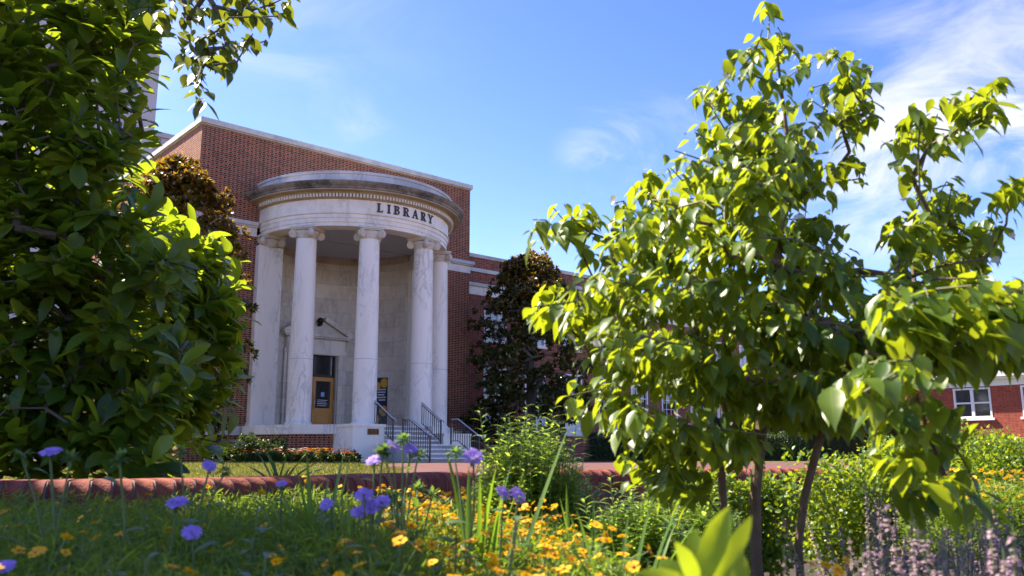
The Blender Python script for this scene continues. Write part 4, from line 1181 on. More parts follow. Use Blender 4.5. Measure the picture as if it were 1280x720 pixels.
# ------------------------------------------------------------------ the small dogwood at the right
def right_tree():
    global RNG
    RNG = np.random.default_rng(8); rd = random.Random(8)
    bp = at(945, 690, 2.6); bp.z = BED
    t = thing('dogwood_tree', 'small sunlit dogwood with three thin trunks and drooping yellow-green leaves at the right', 'tree', bp)
    man = [(962, 16), (972, 34), (985, 55), (1000, 75), (1042, 66), (1060, 88), (1078, 100), (945, 62), (925, 88), (900, 118), (878, 116), (935, 130), (970, 105), (1015, 110), (1040, 125), (1085, 128),
           (905, 160), (880, 165), (940, 175), (985, 160), (1015, 160), (1050, 152), (1078, 205), (1062, 190), (985, 205),
           (1128, 150), (1150, 150), (1172, 142), (1195, 128), (1218, 118), (1240, 112), (1255, 104), (1248, 140), (1205, 158), (1165, 165),
           (1285, 225), (1262, 240), (1240, 260), (1215, 245), (1190, 230), (1170, 250), (1150, 215), (1245, 300), (1258, 280), (1230, 320), (1205, 290), (1180, 275), (1140, 275), (1120, 290),
           (690, 258), (682, 275), (715, 272), (740, 265), (765, 255), (792, 238), (812, 222), (838, 210), (862, 205), (735, 290), (760, 300), (800, 290),
           (664, 388), (680, 372), (700, 358), (722, 362), (740, 345), (690, 392), (715, 395), (750, 380), (765, 330),
           (722, 420), (735, 440), (718, 475), (742, 478), (765, 465), (780, 500), (790, 530), (800, 560), (812, 590), (775, 575), (830, 600), (850, 585), (840, 560)]
    near = [(1195, 575), (1210, 600), (1182, 612), (1225, 636), (1204, 628), (1160, 555), (1135, 522), (1100, 530), (1140, 465), (1190, 415), (1265, 395), (1280, 372), (1240, 378), (1205, 395), (1290, 400), (1120, 480), (1080, 505), (1225, 405), (1150, 400), (1175, 385), (1215, 372), (1250, 402), (1272, 412), (1160, 425), (1130, 410), (1292, 388), (1232, 390), (1185, 402), (1262, 372)]
    poly = [(760, 310), (830, 240), (900, 195), (950, 130), (1000, 200), (1000, 250), (1050, 300), (1075, 350), (1125, 335), (1150, 280), (1230, 320), (1245, 395), (1150, 455), (1090, 540), (960, 540), (870, 560), (800, 565), (745, 480), (750, 430), (715, 400), (765, 345)]
    tips = []; Ls = []
    for px, py in man + [(x + rd.uniform(-16, 16), y + rd.uniform(-4, 22)) for x, y in man]:
        tips.append(at(px, py, 2.55 + rd.uniform(-.25, .3)) - bp); Ls.append(.068)
    for px, py in near:
        tips.append(at(px, py - 15, 1.75 + rd.uniform(-.15, .2)) - bp); Ls.append(.078)
    for _ in range(24):
        tips.append(at(rd.uniform(1185, 1310), rd.uniform(385, 440), rd.uniform(1.9, 2.3)) - bp); Ls.append(.066)
    for _ in range(34):                                  # shaded boughs at the right
        tips.append(at(rd.uniform(1090, 1310), rd.uniform(335, 425), rd.uniform(1.9, 2.4)) - bp); Ls.append(.068)
    for px, py in ((770, 560), (785, 585), (800, 610), (822, 620), (760, 540), (835, 595), (790, 555)):
        tips.append(at(px, py - 14, rd.uniform(2.3, 2.6)) - bp); Ls.append(.062)
    while len(tips) < 860:
        px = rd.uniform(700, 1250); py = rd.uniform(120, 570)
        if not in_poly(px, py, poly): continue
        D = 2.5 + rd.uniform(-.5, .45)
        if px > 1080 and py > 360: D = 2.05 + rd.uniform(-.4, .4)
        p = at(px, py - 12, D) - bp
        p.z = round((p.z + .25 * p.x) / .17) * .17 - .25 * p.x + rd.gauss(0, .015)      # loose layers
        tips.append(p); Ls.append(.061)
    def W(px, py, D): return at(px, py, D) - bp
    trunk = [[(0, 0, 0), W(945, 690, 2.6), W(944, 620, 2.6), W(951, 540, 2.6), W(962, 420, 2.58), W(975, 300, 2.55), W(985, 180, 2.55), W(972, 70, 2.55)],
             [(-.10, .1, 0), W(905, 650, 2.7), W(902, 590, 2.7), W(912, 535, 2.65), W(880, 430, 2.6), W(840, 350, 2.6), W(800, 280, 2.6)],
             [W(904, 585, 2.7), W(916, 540, 2.72), W(905, 440, 2.8), W(915, 300, 2.75)],
             [(.14, .05, 0), W(998, 680, 2.55), W(1006, 620, 2.5), W(1024, 552, 2.45), W(1060, 460, 2.35), W(1110, 370, 2.3), W(1150, 250, 2.4)]]
    pos, par, cnt, dirs = grow(trunk, tips, seg=.09, seed=8, wob=.008)
    m = MB(); mt = MB()
    rr = {}
    # trunks with a steady taper, twigs thin
    for i in range(len(pos)):
        if par[i] < 0: continue
        c1 = max(1, cnt[i]); lim = .0165 if abs(pos[i].x) < .06 else (.015 if pos[i].x < 0 else .0115)
        r1 = min(lim, .0017 * c1 ** .48); r0 = min(lim, min(.0017 * max(1, cnt[par[i]]) ** .48, r1 * 1.4))
        if pos[i].z < .62 and c1 > 12:
            r0 = max(r0, lim * .85); r1 = max(r1, lim * .82)
        (m if c1 > 3 else mt).tube([pos[par[i]], pos[i]], [r0, r1], 8 if c1 > 10 else 5, cap=False)
    m.build('trunk', M['bark'], t, merge=False); mt.build('twigs', M['twig'], t, merge=False)
    P = []; D = []; N = []; L = []
    dogwood_leaves(tips, dirs, P, D, N, L, 8, 12, rd, Ls, .055)
    n = len(P); L = np.array(L); Wd = L * RNG.uniform(.20, .27, n); mi = np.zeros(n)
    # a few faded white bracts among the leaves
    for i in rd.sample(range(len(tips)), 80):
        d = rand_dirs(1)[0]
        P.append(np.array(tips[i]) + RNG.normal(0, .03, 3)); D.append(unit(d + np.array([0, 0, -.4]))); N.append(rand_dirs(1)[0])
    k = 80; L = np.concatenate([L, RNG.uniform(.025, .05, k)]); Wd = np.concatenate([Wd, RNG.uniform(.006, .012, k)]); mi = np.concatenate([mi, np.ones(k)])
    link('crown', leaf_mesh('crown', P, D, N, L, Wd, [M['leaf_dog'], M['leaf_bract']], 'ovate', droop=RNG.uniform(.05, .4, n + k), fold=.3, wave=.1, mi=mi), t)
right_tree()

# ------------------------------------------------------------------ shrubs and hedges
def shrub(name, label, cat, loc, blobs, n, L, W, m, group=None, squash=.85, kind='mid', seed=1, stems=8):
    global RNG
    RNG = np.random.default_rng(seed); rd = random.Random(seed)
    t = thing(name, label, cat, loc, 0, group)
    C_, R2, K = [], [], []
    tot = sum(r * r for *_, r in blobs)
    for x, y, z, r in blobs:
        for _ in range(7):                            # break every mass into clumps
            d = rand_dirs(1)[0]; C_.append((x + d[0] * r * .55, y + d[1] * r * .55, z + d[2] * r * .45)); R2.append(r * rd.uniform(.38, .62)); K.append(max(4, int(n * r * r / tot / 7)))
    P, D, N = blob_leaves(C_, R2, K, L, W, squash=squash, shell=.55)
    keep = P[:, 2] > .01; P, D, N = P[keep], D[keep], N[keep]; k = len(P)
    link('foliage', leaf_mesh('foliage', P, D, N, RNG.uniform(.7, 1.25, k) * L, RNG.uniform(.8, 1.2, k) * W, m, kind, droop=.15, fold=.2), t)
    s = MB()
    for i in range(stems):
        x, y, z, r = blobs[i % len(blobs)]
        s.tube([(x * .3 + rd.gauss(0, .03), y * .3 + rd.gauss(0, .03), 0), (x * .7 + rd.gauss(0, .05), y * .7, z * .5), (x + rd.gauss(0, r * .3), y + rd.gauss(0, r * .3), z + r * .3)], [L * .25, L * .18, L * .08], 5, cap=False)
    s.build('stems', M['bark'], t, merge=False)
    return t

def bank(px, py_top, D, w_px, seed, zbase, rows=3):
    """blobs filling a mound whose top reaches the row py_top at distance D"""
    rd = random.Random(seed); c = at(px, py_top, D); w = w_px / FPX * D / 2; h = c.z - zbase
    out = []
    for i in range(9):
        x = rd.uniform(-1, 1) * w * .75; r = min(w, h) * rd.uniform(.32, .5); top = h * math.sqrt(max(.1, 1 - (x / w) ** 2 * .8))
        out.append((x, rd.uniform(-.4, .4) * w * .6, max(r * .4, top - r * rd.uniform(1.0, 1.5)), r))
        out.append((x * .9, rd.uniform(-.4, .3) * w * .6, max(r * .3, top * .35), r))
    return (c.x, c.y, zbase), out
# the boxwood-like shrubs behind the dogwood
for (px, py, D, w, sd_, lab) in ((905, 548, 4.3, 210, 41, 'rounded small-leaved shrub just behind the left dogwood trunk'), (1075, 528, 4.6, 290, 42, 'broad dark green small-leaved shrub behind the leaning dogwood trunk'),
                                 (1160, 508, 6.3, 190, 43, 'bright green shrub in front of the far brick building'), (1290, 520, 5.8, 230, 44, 'sunlit pale green shrub at the right edge above the yellow flowers')):
    loc, bl = bank(px, py, D, w, sd_, BED)
    shrub('round_shrub', lab, 'shrub', loc, bl, 12000, .030, .0095, M['leaf_box'], 'round shrubs in the garden bed', seed=sd_)
loc, bl = bank(1215, 522, 9.0, 120, 45, 0.0)
shrub('round_shrub', 'golden topped shrub below the sash window of the far brick building', 'shrub', loc, bl, 4000, .05, .014, M['leaf_box'], 'round shrubs in the garden bed', seed=45)
# clipped hedge and shrubs before the wing
def hedge(label, px0, px1, D0, D1, h, seed, w=.9):
    global RNG
    RNG = np.random.default_rng(seed)
    a, c = at(px0, 568, D0), at(px1, 568, D1); a.z = c.z = 0
    t = thing('clipped_hedge', label, 'hedge', a); L = (c - a).length; d = (c - a).normalized(); nn = Vector((-d.y, d.x, 0))
    n = int(L * 1500)
    s = RNG.uniform(0, L, n); which = RNG.uniform(0, 1, n); y = np.where(which < .5, -w / 2, RNG.uniform(-w / 2, w / 2, n)); z = np.where(which < .5, RNG.uniform(0, h, n), h) + RNG.normal(0, .045, n)
    z = z + .05 * np.sin(s * 1.7) + .03 * np.sin(s * 4.1)
    y = y + RNG.normal(0, .05, n)
    P = np.array(d)[None] * s[:, None] + np.array(nn)[None] * y[:, None] + np.array([0, 0, 1])[None] * np.maximum(z, .02)[:, None]
    D = unit(rand_dirs(n) + np.array([0, 0, .4])); N = unit(rand_dirs(n) * .6 + np.array([0, 0, .5]) - np.array(nn) * .4)
    link('foliage', leaf_mesh('foliage', P, D, N, RNG.uniform(.06, .1, n), RNG.uniform(.018, .03, n), M['leaf_hedge'], 'lite', droop=.1), t)
    core = MB(); r = MB()
    p0, p1_ = Vector((0, 0, 0)) + d * .1, d * (L - .1)
    q = [p0 - nn * (w / 2 - .1), p1_ - nn * (w / 2 - .1), p1_ + nn * (w / 2 - .1), p0 + nn * (w / 2 - .1)]
    for i in range(4):
        u_, v_ = q[i], q[(i + 1) % 4]; core.face([(u_.x, u_.y, 0), (v_.x, v_.y, 0), (v_.x, v_.y, h - .12), (u_.x, u_.y, h - .12)])
    core.face([(p.x, p.y, h - .12) for p in q]); core.build('branches', M['hedge_core'], t)
M['hedge_core'] = simple('hedge_twigs', (.02, .025, .010), .95, noise=.4, scale=20)
hedge('low dark clipped hedge below the right windows of the library wing', 735, 1010, 35.5, 34, 1.0, 51)
hedge('tall distant hedge closing the view between the library wing and the far brick building', 850, 1330, 52, 49, 2.3, 57, w=1.4)
for (px, py, D, w, sd_, lab) in ((328, 532, 28.2, 66, 52, 'dark rounded shrub at the foot of the left portico column'), (292, 551, 28.0, 66, 53, 'low dark shrub left of the rounded one by the portico base'),
                                 (765, 540, 37.5, 60, 54, 'small shrub under the wing window above the clipped hedge'), (440, 566, 27.6, 26, 55, 'tiny dark bush next to the marble pedestal'),
                                 (820, 538, 37.2, 70, 58, 'dark shrub under the wing windows hidden by dogwood leaves')):
    loc, bl = bank(px, py, D, w, sd_, 0.0)
    shrub('foundation_shrub', lab, 'shrub', loc, bl, 2600, .10, .03, M['leaf_hedge'], 'shrubs planted along the library', seed=sd_)

# marigold bed in front of the portico
mul = MB()
pts = []
for i in range(30):
    a = 2 * math.pi * i / 30; c = at(372, 568, 26.6)
    pts.append((c.x + 2.9 * math.cos(a) * ux - 1.0 * math.sin(a) * uy * .9, c.y + 2.9 * math.cos(a) * uy * .55 + 1.0 * math.sin(a) * ux, .03))
mul.face(pts); o = mul.build('mulch_bed', M['mulch'], merge=False); o['kind'] = 'structure'
def little_flower_mesh(pm, seed):
    global RNG
    RNG = np.random.default_rng(seed)
    n = 60; d = rand_dirs(n); d[:, 2] = np.abs(d[:, 2])
    P = d * np.array([.13, .13, .16]) * RNG.uniform(.3, 1, (n, 1)); L = RNG.uniform(.06, .1, n); W_ = RNG.uniform(.014, .02, n)
    fl = 5; fp = np.array([[RNG.uniform(-.14, .14), RNG.uniform(-.14, .14), RNG.uniform(.17, .23)] for _ in range(fl)])
    k = 7
    PP = np.repeat(fp, k, 0); ang = np.tile(np.arange(k) * 2 * math.pi / k, fl); DD = np.stack([np.cos(ang), np.sin(ang), np.full(len(ang), .35)], 1)
    NN = np.tile(np.array([0, 0, 1.0]), (len(PP), 1))
    P = np.concatenate([P, PP]); D = np.concatenate([unit(d + np.array([0, 0, .5])), DD]); N = np.concatenate([unit(d + np.array([0, 0, .8])), NN])
    L = np.concatenate([L, np.full(len(PP), .036)]); W_ = np.concatenate([W_, np.full(len(PP), .018)])
    mi = np.concatenate([np.zeros(n), np.ones(len(PP))])
    return leaf_mesh('bedding_flower', P, D, N, L, W_, [M['leaf_hedge'], pm], 'lite', mi=mi)
protos = [(little_flower_mesh(M['fl_orange'], 61), 'small orange flowering plant in the mulch bed before the portico', 'orange bedding flowers'),
          (little_flower_mesh(M['fl_yellow'], 62), 'small yellow flowering plant in the mulch bed before the portico', 'yellow bedding flowers'),
          (little_flower_mesh(M['fl_white'], 63), 'small white flowering plant at the back of the mulch bed', 'white bedding flowers')]
rd = random.Random(9)
for i in range(80):
    f = rd.random(); row = rd.random()
    px = 322 + f * 122; D = 25.6 + row * 2.2
    kind = 2 if row > .72 else (0 if rd.random() < .45 else 1)
    if rd.random() < .1: px = rd.uniform(290, 330); kind = 0
    me, lab, grp = protos[kind]
    c = at(px, 568, D); o = link('bedding_flower', me, None, (c.x, c.y, .02)); o.rotation_euler = (0, 0, rd.uniform(0, 6.28)); sc_ = rd.uniform(1.2, 1.9); o.scale = (sc_, sc_, sc_)
    put_props(o, lab, 'flower', grp)

# ------------------------------------------------------------------ grass on the near lawn
def grass():
    global RNG
    RNG = np.random.default_rng(71)
    n = 26000
    y = RNG.uniform(5.0, 17, n) ** 1.0; x = RNG.uniform(-.75, -.10, n) * y - .3
    P = np.stack([x, y, np.zeros(n)], 1); D = unit(np.stack([RNG.normal(0, .35, n), RNG.normal(0, .35, n), np.ones(n)], 1)); N = rand_dirs(n)
    o = link('lawn_grass', leaf_mesh('lawn_grass', P, D, N, RNG.uniform(.025, .06, n), .005, M['grass'], 'lite', droop=.3))
    put_props(o, 'short dry sunlit grass of the lawn behind the wall', 'grass', kind='stuff')
    n = 9000
    y = RNG.uniform(17, 27, n); x = RNG.uniform(-.5, -.14, n) * y
    P = np.stack([x, y, np.zeros(n)], 1); D = unit(np.stack([RNG.normal(0, .35, n), RNG.normal(0, .35, n), np.ones(n)], 1)); N = rand_dirs(n)
    o = link('lawn_grass', leaf_mesh('far_lawn_grass', P, D, N, RNG.uniform(.04, .08, n), .01, M['grass'], 'lite', droop=.3))
    put_props(o, 'shaded grass of the lawn in front of the mulch bed', 'grass', kind='stuff')
grass()

# ------------------------------------------------------------------ feathery bushes (many upright shoots)
def feathery(label, px, py_top, D, w_px, n_shoot, seed, zb=BED, L=.085):
    global RNG
    RNG = np.random.default_rng(seed); rd = random.Random(seed)
    c = at(px, py_top, D); h = c.z - zb; w = w_px / FPX * D / 2
    t = thing('feathery_bush', label, 'bush', (c.x, c.y, zb), 0, 'feathery bushes in front of the wall')
    P = []; D_ = []; N = []; LL = []; st = MB()
    for i in range(n_shoot):
        a = rd.uniform(0, 6.28); q = math.sqrt(rd.random()); x, y = w * q * math.cos(a), w * .8 * q * math.sin(a)
        tall = i < n_shoot // 28
        hh = h * (1 - .38 * q * q) * rd.uniform(.84, .98) if not tall else h * rd.uniform(1.0, 1.1) * (1 - .12 * q)
        b0 = Vector((x * .35, y * .35, 0)); b1 = Vector((x * .8, y * .8, hh * .55)); b2 = Vector((x * 1.05 + rd.gauss(0, .012), y * 1.05, hh))
        st.tube([b0, b1, b2], [.003, .0025, .0012], 4, cap=False)
        k = 64
        for j in range(k):
            f = .14 + .86 * j / k
            p = b0.lerp(b1, f / .55) if f < .55 else b1.lerp(b2, (f - .55) / .45)
            an = j * 2.4; s = Vector((math.cos(an), math.sin(an), 0))
            P.append(tuple(p)); D_.append(tuple((s * .9 + Vector((0, 0, rd.uniform(.25, .8)))))); N.append((s.x * -.4, s.y * -.4, 1)); LL.append(L * (1.35 if tall else 1.0) * (1.1 - .75 * f ** 3) * rd.uniform(.8, 1.2))
    LL = np.array(LL)
    link('foliage', leaf_mesh('foliage', P, D_, N, LL, LL * .095, M['leaf_ams'], 'mid', droop=.35, fold=.15), t)
    st.build('stems', M['stem'], t, merge=False)
feathery('tall feathery green bush with plume tips between the purple flowers and the dogwood', 662, 500, 3.4, 162, 240, 81)
feathery('slender feathery shoot with pointed tip beside the tall feathery bush', 735, 545, 3.5, 22, 9, 82)
feathery('low feathery bush in front of the brick wall under the dogwood', 800, 600, 3.1, 140, 150, 83)
feathery('feathery bush half hidden behind the left dogwood trunk', 868, 585, 3.5, 120, 110, 84)

# ------------------------------------------------------------------ strap-leaved clumps
def strap(label, px, py, D, blades, zb=BED, m=None, w=.011, seed=1, group='strap-leaved clumps'):
    """blades: pixel tips (px, py[, bend]) of every long leaf"""
    global RNG
    RNG = np.random.default_rng(seed); rd = random.Random(seed)
    c = at(px, py, D); t = thing('strap_leaved_plant', label, 'plant', (c.x, c.y, zb), 0, group)
    b0 = Vector((c.x, c.y, zb))
    for bl in blades:
        tip = at(bl[0], bl[1], D + rd.uniform(-.12, .12)) - b0; bend = bl[2] if len(bl) > 2 else .18
        base = Vector((rd.gauss(0, .015), rd.gauss(0, .015), 0)); d = tip - base; Ln = d.length
        side = Vector((d.x, d.y, 0)); side = side.normalized() if side.length > 1e-3 else Vector((1, 0, 0))
        N = Vector((-side.x * .3 * d.z, -side.y * .3 * d.z, 1)) if abs(d.z) < .3 * Ln else -side + Vector((0, -.35, .2))
        # aim above the chord so that the droop ends near the tip
        nn = (N - d * (N.dot(d) / d.length_squared)).normalized()
        aim = (d + nn * bend * Ln)
        o = link('leaf', leaf_mesh('leaf', [(base.x, base.y, 0)], [tuple(aim)], [tuple(nn)], [Ln * (1 + .3 * bend)], [w * rd.uniform(.8, 1.1)], m or M['leaf_strap'], 'blade', droop=bend, fold=.35), t)
strap('strap-leaved plant with dark upright blades in front of the wall at left of centre', 398, 690, 2.35,
      [(372, 588), (384, 575), (428, 572), (436, 610, .1), (350, 610, .3), (340, 628, .3), (440, 560, .05), (410, 600), (392, 600), (362, 640, .4), (330, 640, .4), (420, 640, .2)], seed=91)
strap('sunlit grassy clump behind the wall, in front of the mulch bed', 350, 600, 5.6,
      [(322, 566), (330, 560), (342, 576), (358, 572), (372, 580), (384, 565), (396, 578), (312, 584, .3), (362, 585), (336, 580), (404, 586, .3), (378, 590, .2)], zb=0.0, w=.012, seed=92)
strap('strap-leaved plant whose long pale blade leans right across the feathery bush', 596, 668, 2.2,
      [(712, 530, .06), (618, 590), (630, 600, .1), (640, 575, .1), (586, 590, .2), (562, 578, .35), (650, 600, .2), (600, 600), (576, 620, .3), (626, 630, .2)], w=.010, seed=93)
strap('strap-leaved plant with arching blades beside the big pale leaves', 770, 740, 1.9,
      [(846, 632, .25), (872, 648, .3), (838, 668, .3), (756, 620, .1), (722, 640, .15), (705, 660, .3), (810, 640, .2), (784, 650)], w=.009, seed=94)
strap('low strap-leaved tuft in front of the brown brick wall face', 735, 680, 2.6,
      [(708, 606, .1), (742, 628, .2), (715, 650, .2), (700, 622, .1), (760, 660, .3), (726, 660)], w=.009, seed=95)
strap('thin green spear leaf standing left of the purple cluster', 437, 640, 2.2, [(434, 588, .02), (428, 600, .05), (441, 612, .1)], w=.007, seed=96)

# ------------------------------------------------------------------ lilac asters, buds
def disc_flower(parent, c, r, axis, seed):
    rg = np.random.default_rng(seed)
    P = []; D = []; N = []; L = []
    ax = np.array(axis, float); ax = ax / np.linalg.norm(ax); b1 = unit(np.cross(ax, [.3, .9, .1])); b2 = np.cross(ax, b1)
    r *= .80
    for ring, (k, ln, lift) in enumerate(((20, 1.0, .06), (18, .78, .2), (14, .42, .45), (10, .2, 1.0))):
        for j in range(k):
            a = 2 * math.pi * (j + rg.uniform(-.3, .3)) / k; s = math.cos(a) * b1 + math.sin(a) * b2
            P.append(np.array(c) + s * r * .05); D.append(unit(s + ax * lift)); N.append(ax + s * -.2); L.append(r * ln * rg.uniform(.85, 1.1))
    L = np.array(L)
    return link('flower_head', leaf_mesh('flower_head', P, D, N, L, L * .13, M['fl_purple'], 'petal', droop=.12, fold=.1), parent)
def bud_head(parent, c, r, seed, name='bud'):
    global RNG
    RNG = np.random.default_rng(seed); k = 34
    d = rand_dirs(k); d[:, 2] = d[:, 2] * .6 + .15
    P = np.array(c)[None] + d * r * .15; L = RNG.uniform(.7, 1.15, k) * r
    return link(name, leaf_mesh(name, P, unit(d), unit(d * .2 + np.array([0, 0, 1])), L, L * .2, M['leaf_stok'], 'mid', droop=.1, fold=.3), parent)
def aster(label, px, py, D, r=.032, base_dx=0.0, zb=None, buds=(), leaves=5, seed=1, flowers=None, tilt=(0, -.45, 1)):
    """one stem with its heads; flowers: further (px, py) heads on the same plant"""
    global RNG
    rd = random.Random(seed); RNG = np.random.default_rng(seed)
    top = at(px, py, D); zb = BED if zb is None else zb
    base = Vector((top.x + base_dx, top.y + rd.uniform(-.03, .05), zb))
    t = thing('lilac_aster' if r else 'budding_aster', label, 'flower', base, 0, 'lilac asters in the bed')
    s = MB(); T = top - base
    pts = [Vector((0, 0, 0)), T * .45 + Vector((rd.gauss(0, .015), rd.gauss(0, .01), 0)), T * .8 + Vector((rd.gauss(0, .008), 0, 0)), T - Vector((0, 0, .008))]
    s.tube(pts, [.0042, .0036, .003, .0026], 6, cap=False)
    heads = list(flowers or [])
    for hx, hy in heads + [(b[0], b[1]) for b in buds]:
        q = at(hx, hy, D + rd.uniform(-.04, .04)) - base
        s.tube([T * .62, (T * .62).lerp(q, .6) + Vector((0, 0, .015)), q - Vector((0, 0, .006))], [.003, .0024, .002], 5, cap=False)
    s.build('stem', M['stem'], t, merge=False)
    P = []; D_ = []; N = []; L = []
    for j in range(leaves):
        f = .3 + .62 * j / max(1, leaves - 1); a = j * 2.5 + seed; p = T * f
        P.append(tuple(p)); D_.append((math.cos(a), math.sin(a) * .7, rd.uniform(.2, .9))); N.append((0, -.3, 1)); L.append(rd.uniform(.045, .08) * (1.2 - .5 * f))
    L = np.array(L)
    link('leaves', leaf_mesh('leaves', P, D_, N, L, L * .17, M['leaf_stok'], 'obovate', droop=.3, fold=.3), t)
    if r:
        disc_flower(t, T, r, tilt, seed); bud_head(t, T - Vector((0, 0, .012)), r * .55, seed + 100, 'bracts')
    else: bud_head(t, T, .026, seed + 100)
    for i, (hx, hy) in enumerate(heads):
        q = at(hx, hy, D + .0) - base; disc_flower(t, q, r * rd.uniform(.75, 1), tilt, seed + 7 * i + 3); bud_head(t, q - Vector((0, 0, .01)), r * .5, seed + 200 + i, 'bracts')
    for i, (bx, by) in enumerate(buds): bud_head(t, at(bx, by, D) - base, .024, seed + 300 + i)
aster('lilac aster on a tall stem in front of the dark tree trunk at far left', 63, 564, 1.9, .029, .06, buds=((28, 570), (88, 574)), seed=101)
aster('lilac aster leaning right at the lower edge of the big dark tree', 262, 582, 2.2, .025, -.1, buds=((226, 566), (280, 590)), seed=102, tilt=(.5, -.6, .8))
aster('lilac aster seen from above, low in front of the dark red coping', 222, 627, 1.9, .031, -.05, seed=103, tilt=(0, -.5, 1))
aster('small tilted lilac aster below the large low one at left', 240, 665, 1.75, .025, .05, seed=104, tilt=(.35, -.6, .8))
aster('lilac aster cut by the left edge of the picture near the bottom', 2, 708, 1.5, .028, 0, seed=105)
aster('budding aster with one green head in front of the coping, left', 150, 576, 1.9, 0, .03, seed=106)
aster('pink-lit lilac aster on the left of the tall sunlit stems before the pedestal', 468, 574, 2.1, .028, .03, seed=107, tilt=(-.2, -.5, .8), buds=((478, 565),))
aster('lilac aster on the tallest sunlit stem in front of the stair railing', 513, 561, 2.1, .024, -.04, flowers=((490, 558),), buds=((504, 550), (522, 570), (482, 566)), seed=108, tilt=(.3, -.7, .6))
aster('large lilac aster in front of the lowest steps with a bud at its left', 592, 570, 2.1, .030, -.03, buds=((568, 566),), seed=109, tilt=(.2, -.8, .6))
aster('cluster of lilac asters in shade before the wall, left of centre', 464, 632, 2.0, .030, -.01, flowers=((455, 618), (478, 626), (449, 640)), seed=110, tilt=(.1, -.7, .8))
aster('single shaded lilac aster beside the thin spear leaf', 408, 630, 2.1, .021, 0, seed=111, tilt=(-.1, -.8, .6))
aster('small lilac aster peeping over the coping left of the strap leaves', 352, 604, 2.3, .020, .04, seed=112)
aster('pair of lilac asters above the sunlit yellow flowers', 648, 618, 2.0, .026, -.12, flowers=((630, 616),), seed=113, tilt=(.6, -.6, .6))
aster('budding aster with star-shaped green head under the sunlit coping', 522, 612, 2.2, 0, 0, buds=((540, 618),), seed=114)
aster('budding aster with pale leaves in front of the shaded wall, right of the lilac cluster', 488, 618, 2.2, 0, .02, buds=((496, 632),), seed=115)

# ------------------------------------------------------------------ mounds of fine leaves with yellow flowers
def thread_mesh(seed, n=4200, r=.20, h=.44):
    global RNG
    RNG = np.random.default_rng(seed)
    a = RNG.uniform(0, 6.28, n); q = np.sqrt(RNG.uniform(0, 1, n)) * r; z = h * (1 - .25 * (q / r) ** 2) * RNG.uniform(.35, 1.0, n) ** .6
    P = np.stack([q * np.cos(a), q * np.sin(a), z], 1)
    D = unit(np.stack([np.cos(a) * .5, np.sin(a) * .5, np.full(n, .35)], 1) + RNG.normal(0, .7, (n, 3))); N = unit(np.array([0, 0, 1.0]) + RNG.normal(0, .4, (n, 3)))
    L = RNG.uniform(.012, .034, n)
    return leaf_mesh('foliage', P, D, N, L, L * RNG.uniform(.045, .08, n), M['leaf_core'], 'lite', droop=.2)
def stem_mesh(seed):
    rd = random.Random(seed); s = MB()
    for i in range(22):
        a = rd.uniform(0, 6.28); q = rd.uniform(.02, .18)
        s.tube([(q * .4 * math.cos(a), q * .4 * math.sin(a), 0), (q * math.cos(a), q * math.sin(a), .40 - q * .3)], [.0022, .0012], 4, cap=False)
    return s.mesh('stems', M['stem'], merge=False)
def daisy_mesh(seed, r=.0125):
    global RNG
    RNG = np.random.default_rng(seed); k = 8
    a = np.arange(k) * 2 * math.pi / k + RNG.uniform(-.1, .1, k); D = np.stack([np.cos(a), np.sin(a), RNG.uniform(.0, .5, k)], 1)
    ey = MB(); ey.ball((0, 0, .002), r * .28, mi=1, n=8, sz=.6)
    ey.tube([(0, 0, -.07), (0, 0, -.001)], .0009, 4, mi=2, cap=False)
    return leaf_mesh('flower', np.zeros((k, 3)), D, np.tile([0, 0, 1.0], (k, 1)), np.full(k, r), np.full(k, r * .30), [M['fl_yellow'], M['fl_eye'], M['stem']], 'petal', droop=.1, fold=.1, extra=ey)
tms = [thread_mesh(200 + i) for i in range(4)]; sms = [stem_mesh(210 + i) for i in range(2)]; dms = [daisy_mesh(220 + i) for i in range(3)]
rd = random.Random(77)
def mound(x, y, z, sc_, nf, label, group):
    t = thing('yellow_coreopsis', label, 'flowering plant', (x, y, z), rd.uniform(0, 6.28), group)
    f = link('foliage', rd.choice(tms), t); f.scale = (sc_, sc_, sc_)
    s = link('stems', rd.choice(sms), t); s.scale = (sc_, sc_, sc_)
    for _ in range(nf):
        a = rd.uniform(0, 6.28); q = .19 * math.sqrt(rd.random()) * sc_
        o = link('flower', rd.choice(dms), t, (q * math.cos(a), q * math.sin(a), sc_ * .44 * (1 - .25 * (q / .2) ** 2) + rd.uniform(.015, .055)))
        o.rotation_euler = (rd.gauss(.1, .35), rd.gauss(0, .35), rd.uniform(0, 6.28)); k = rd.uniform(.75, 1.2); o.scale = (k, k, k)
def wall_y(x):
    best = min(wpath, key=lambda p: abs(p.x - x)); return best.y
placed = []
y = 1.15
while y < 3.6:
    x = -.72 * y - .1
    while x < .62 * y:
        xx, yy = x + rd.uniform(-.05, .05), y + rd.uniform(-.05, .05)
        if yy < wall_y(xx) - .2: placed.append((xx, yy))
        x += .27
    y += .24
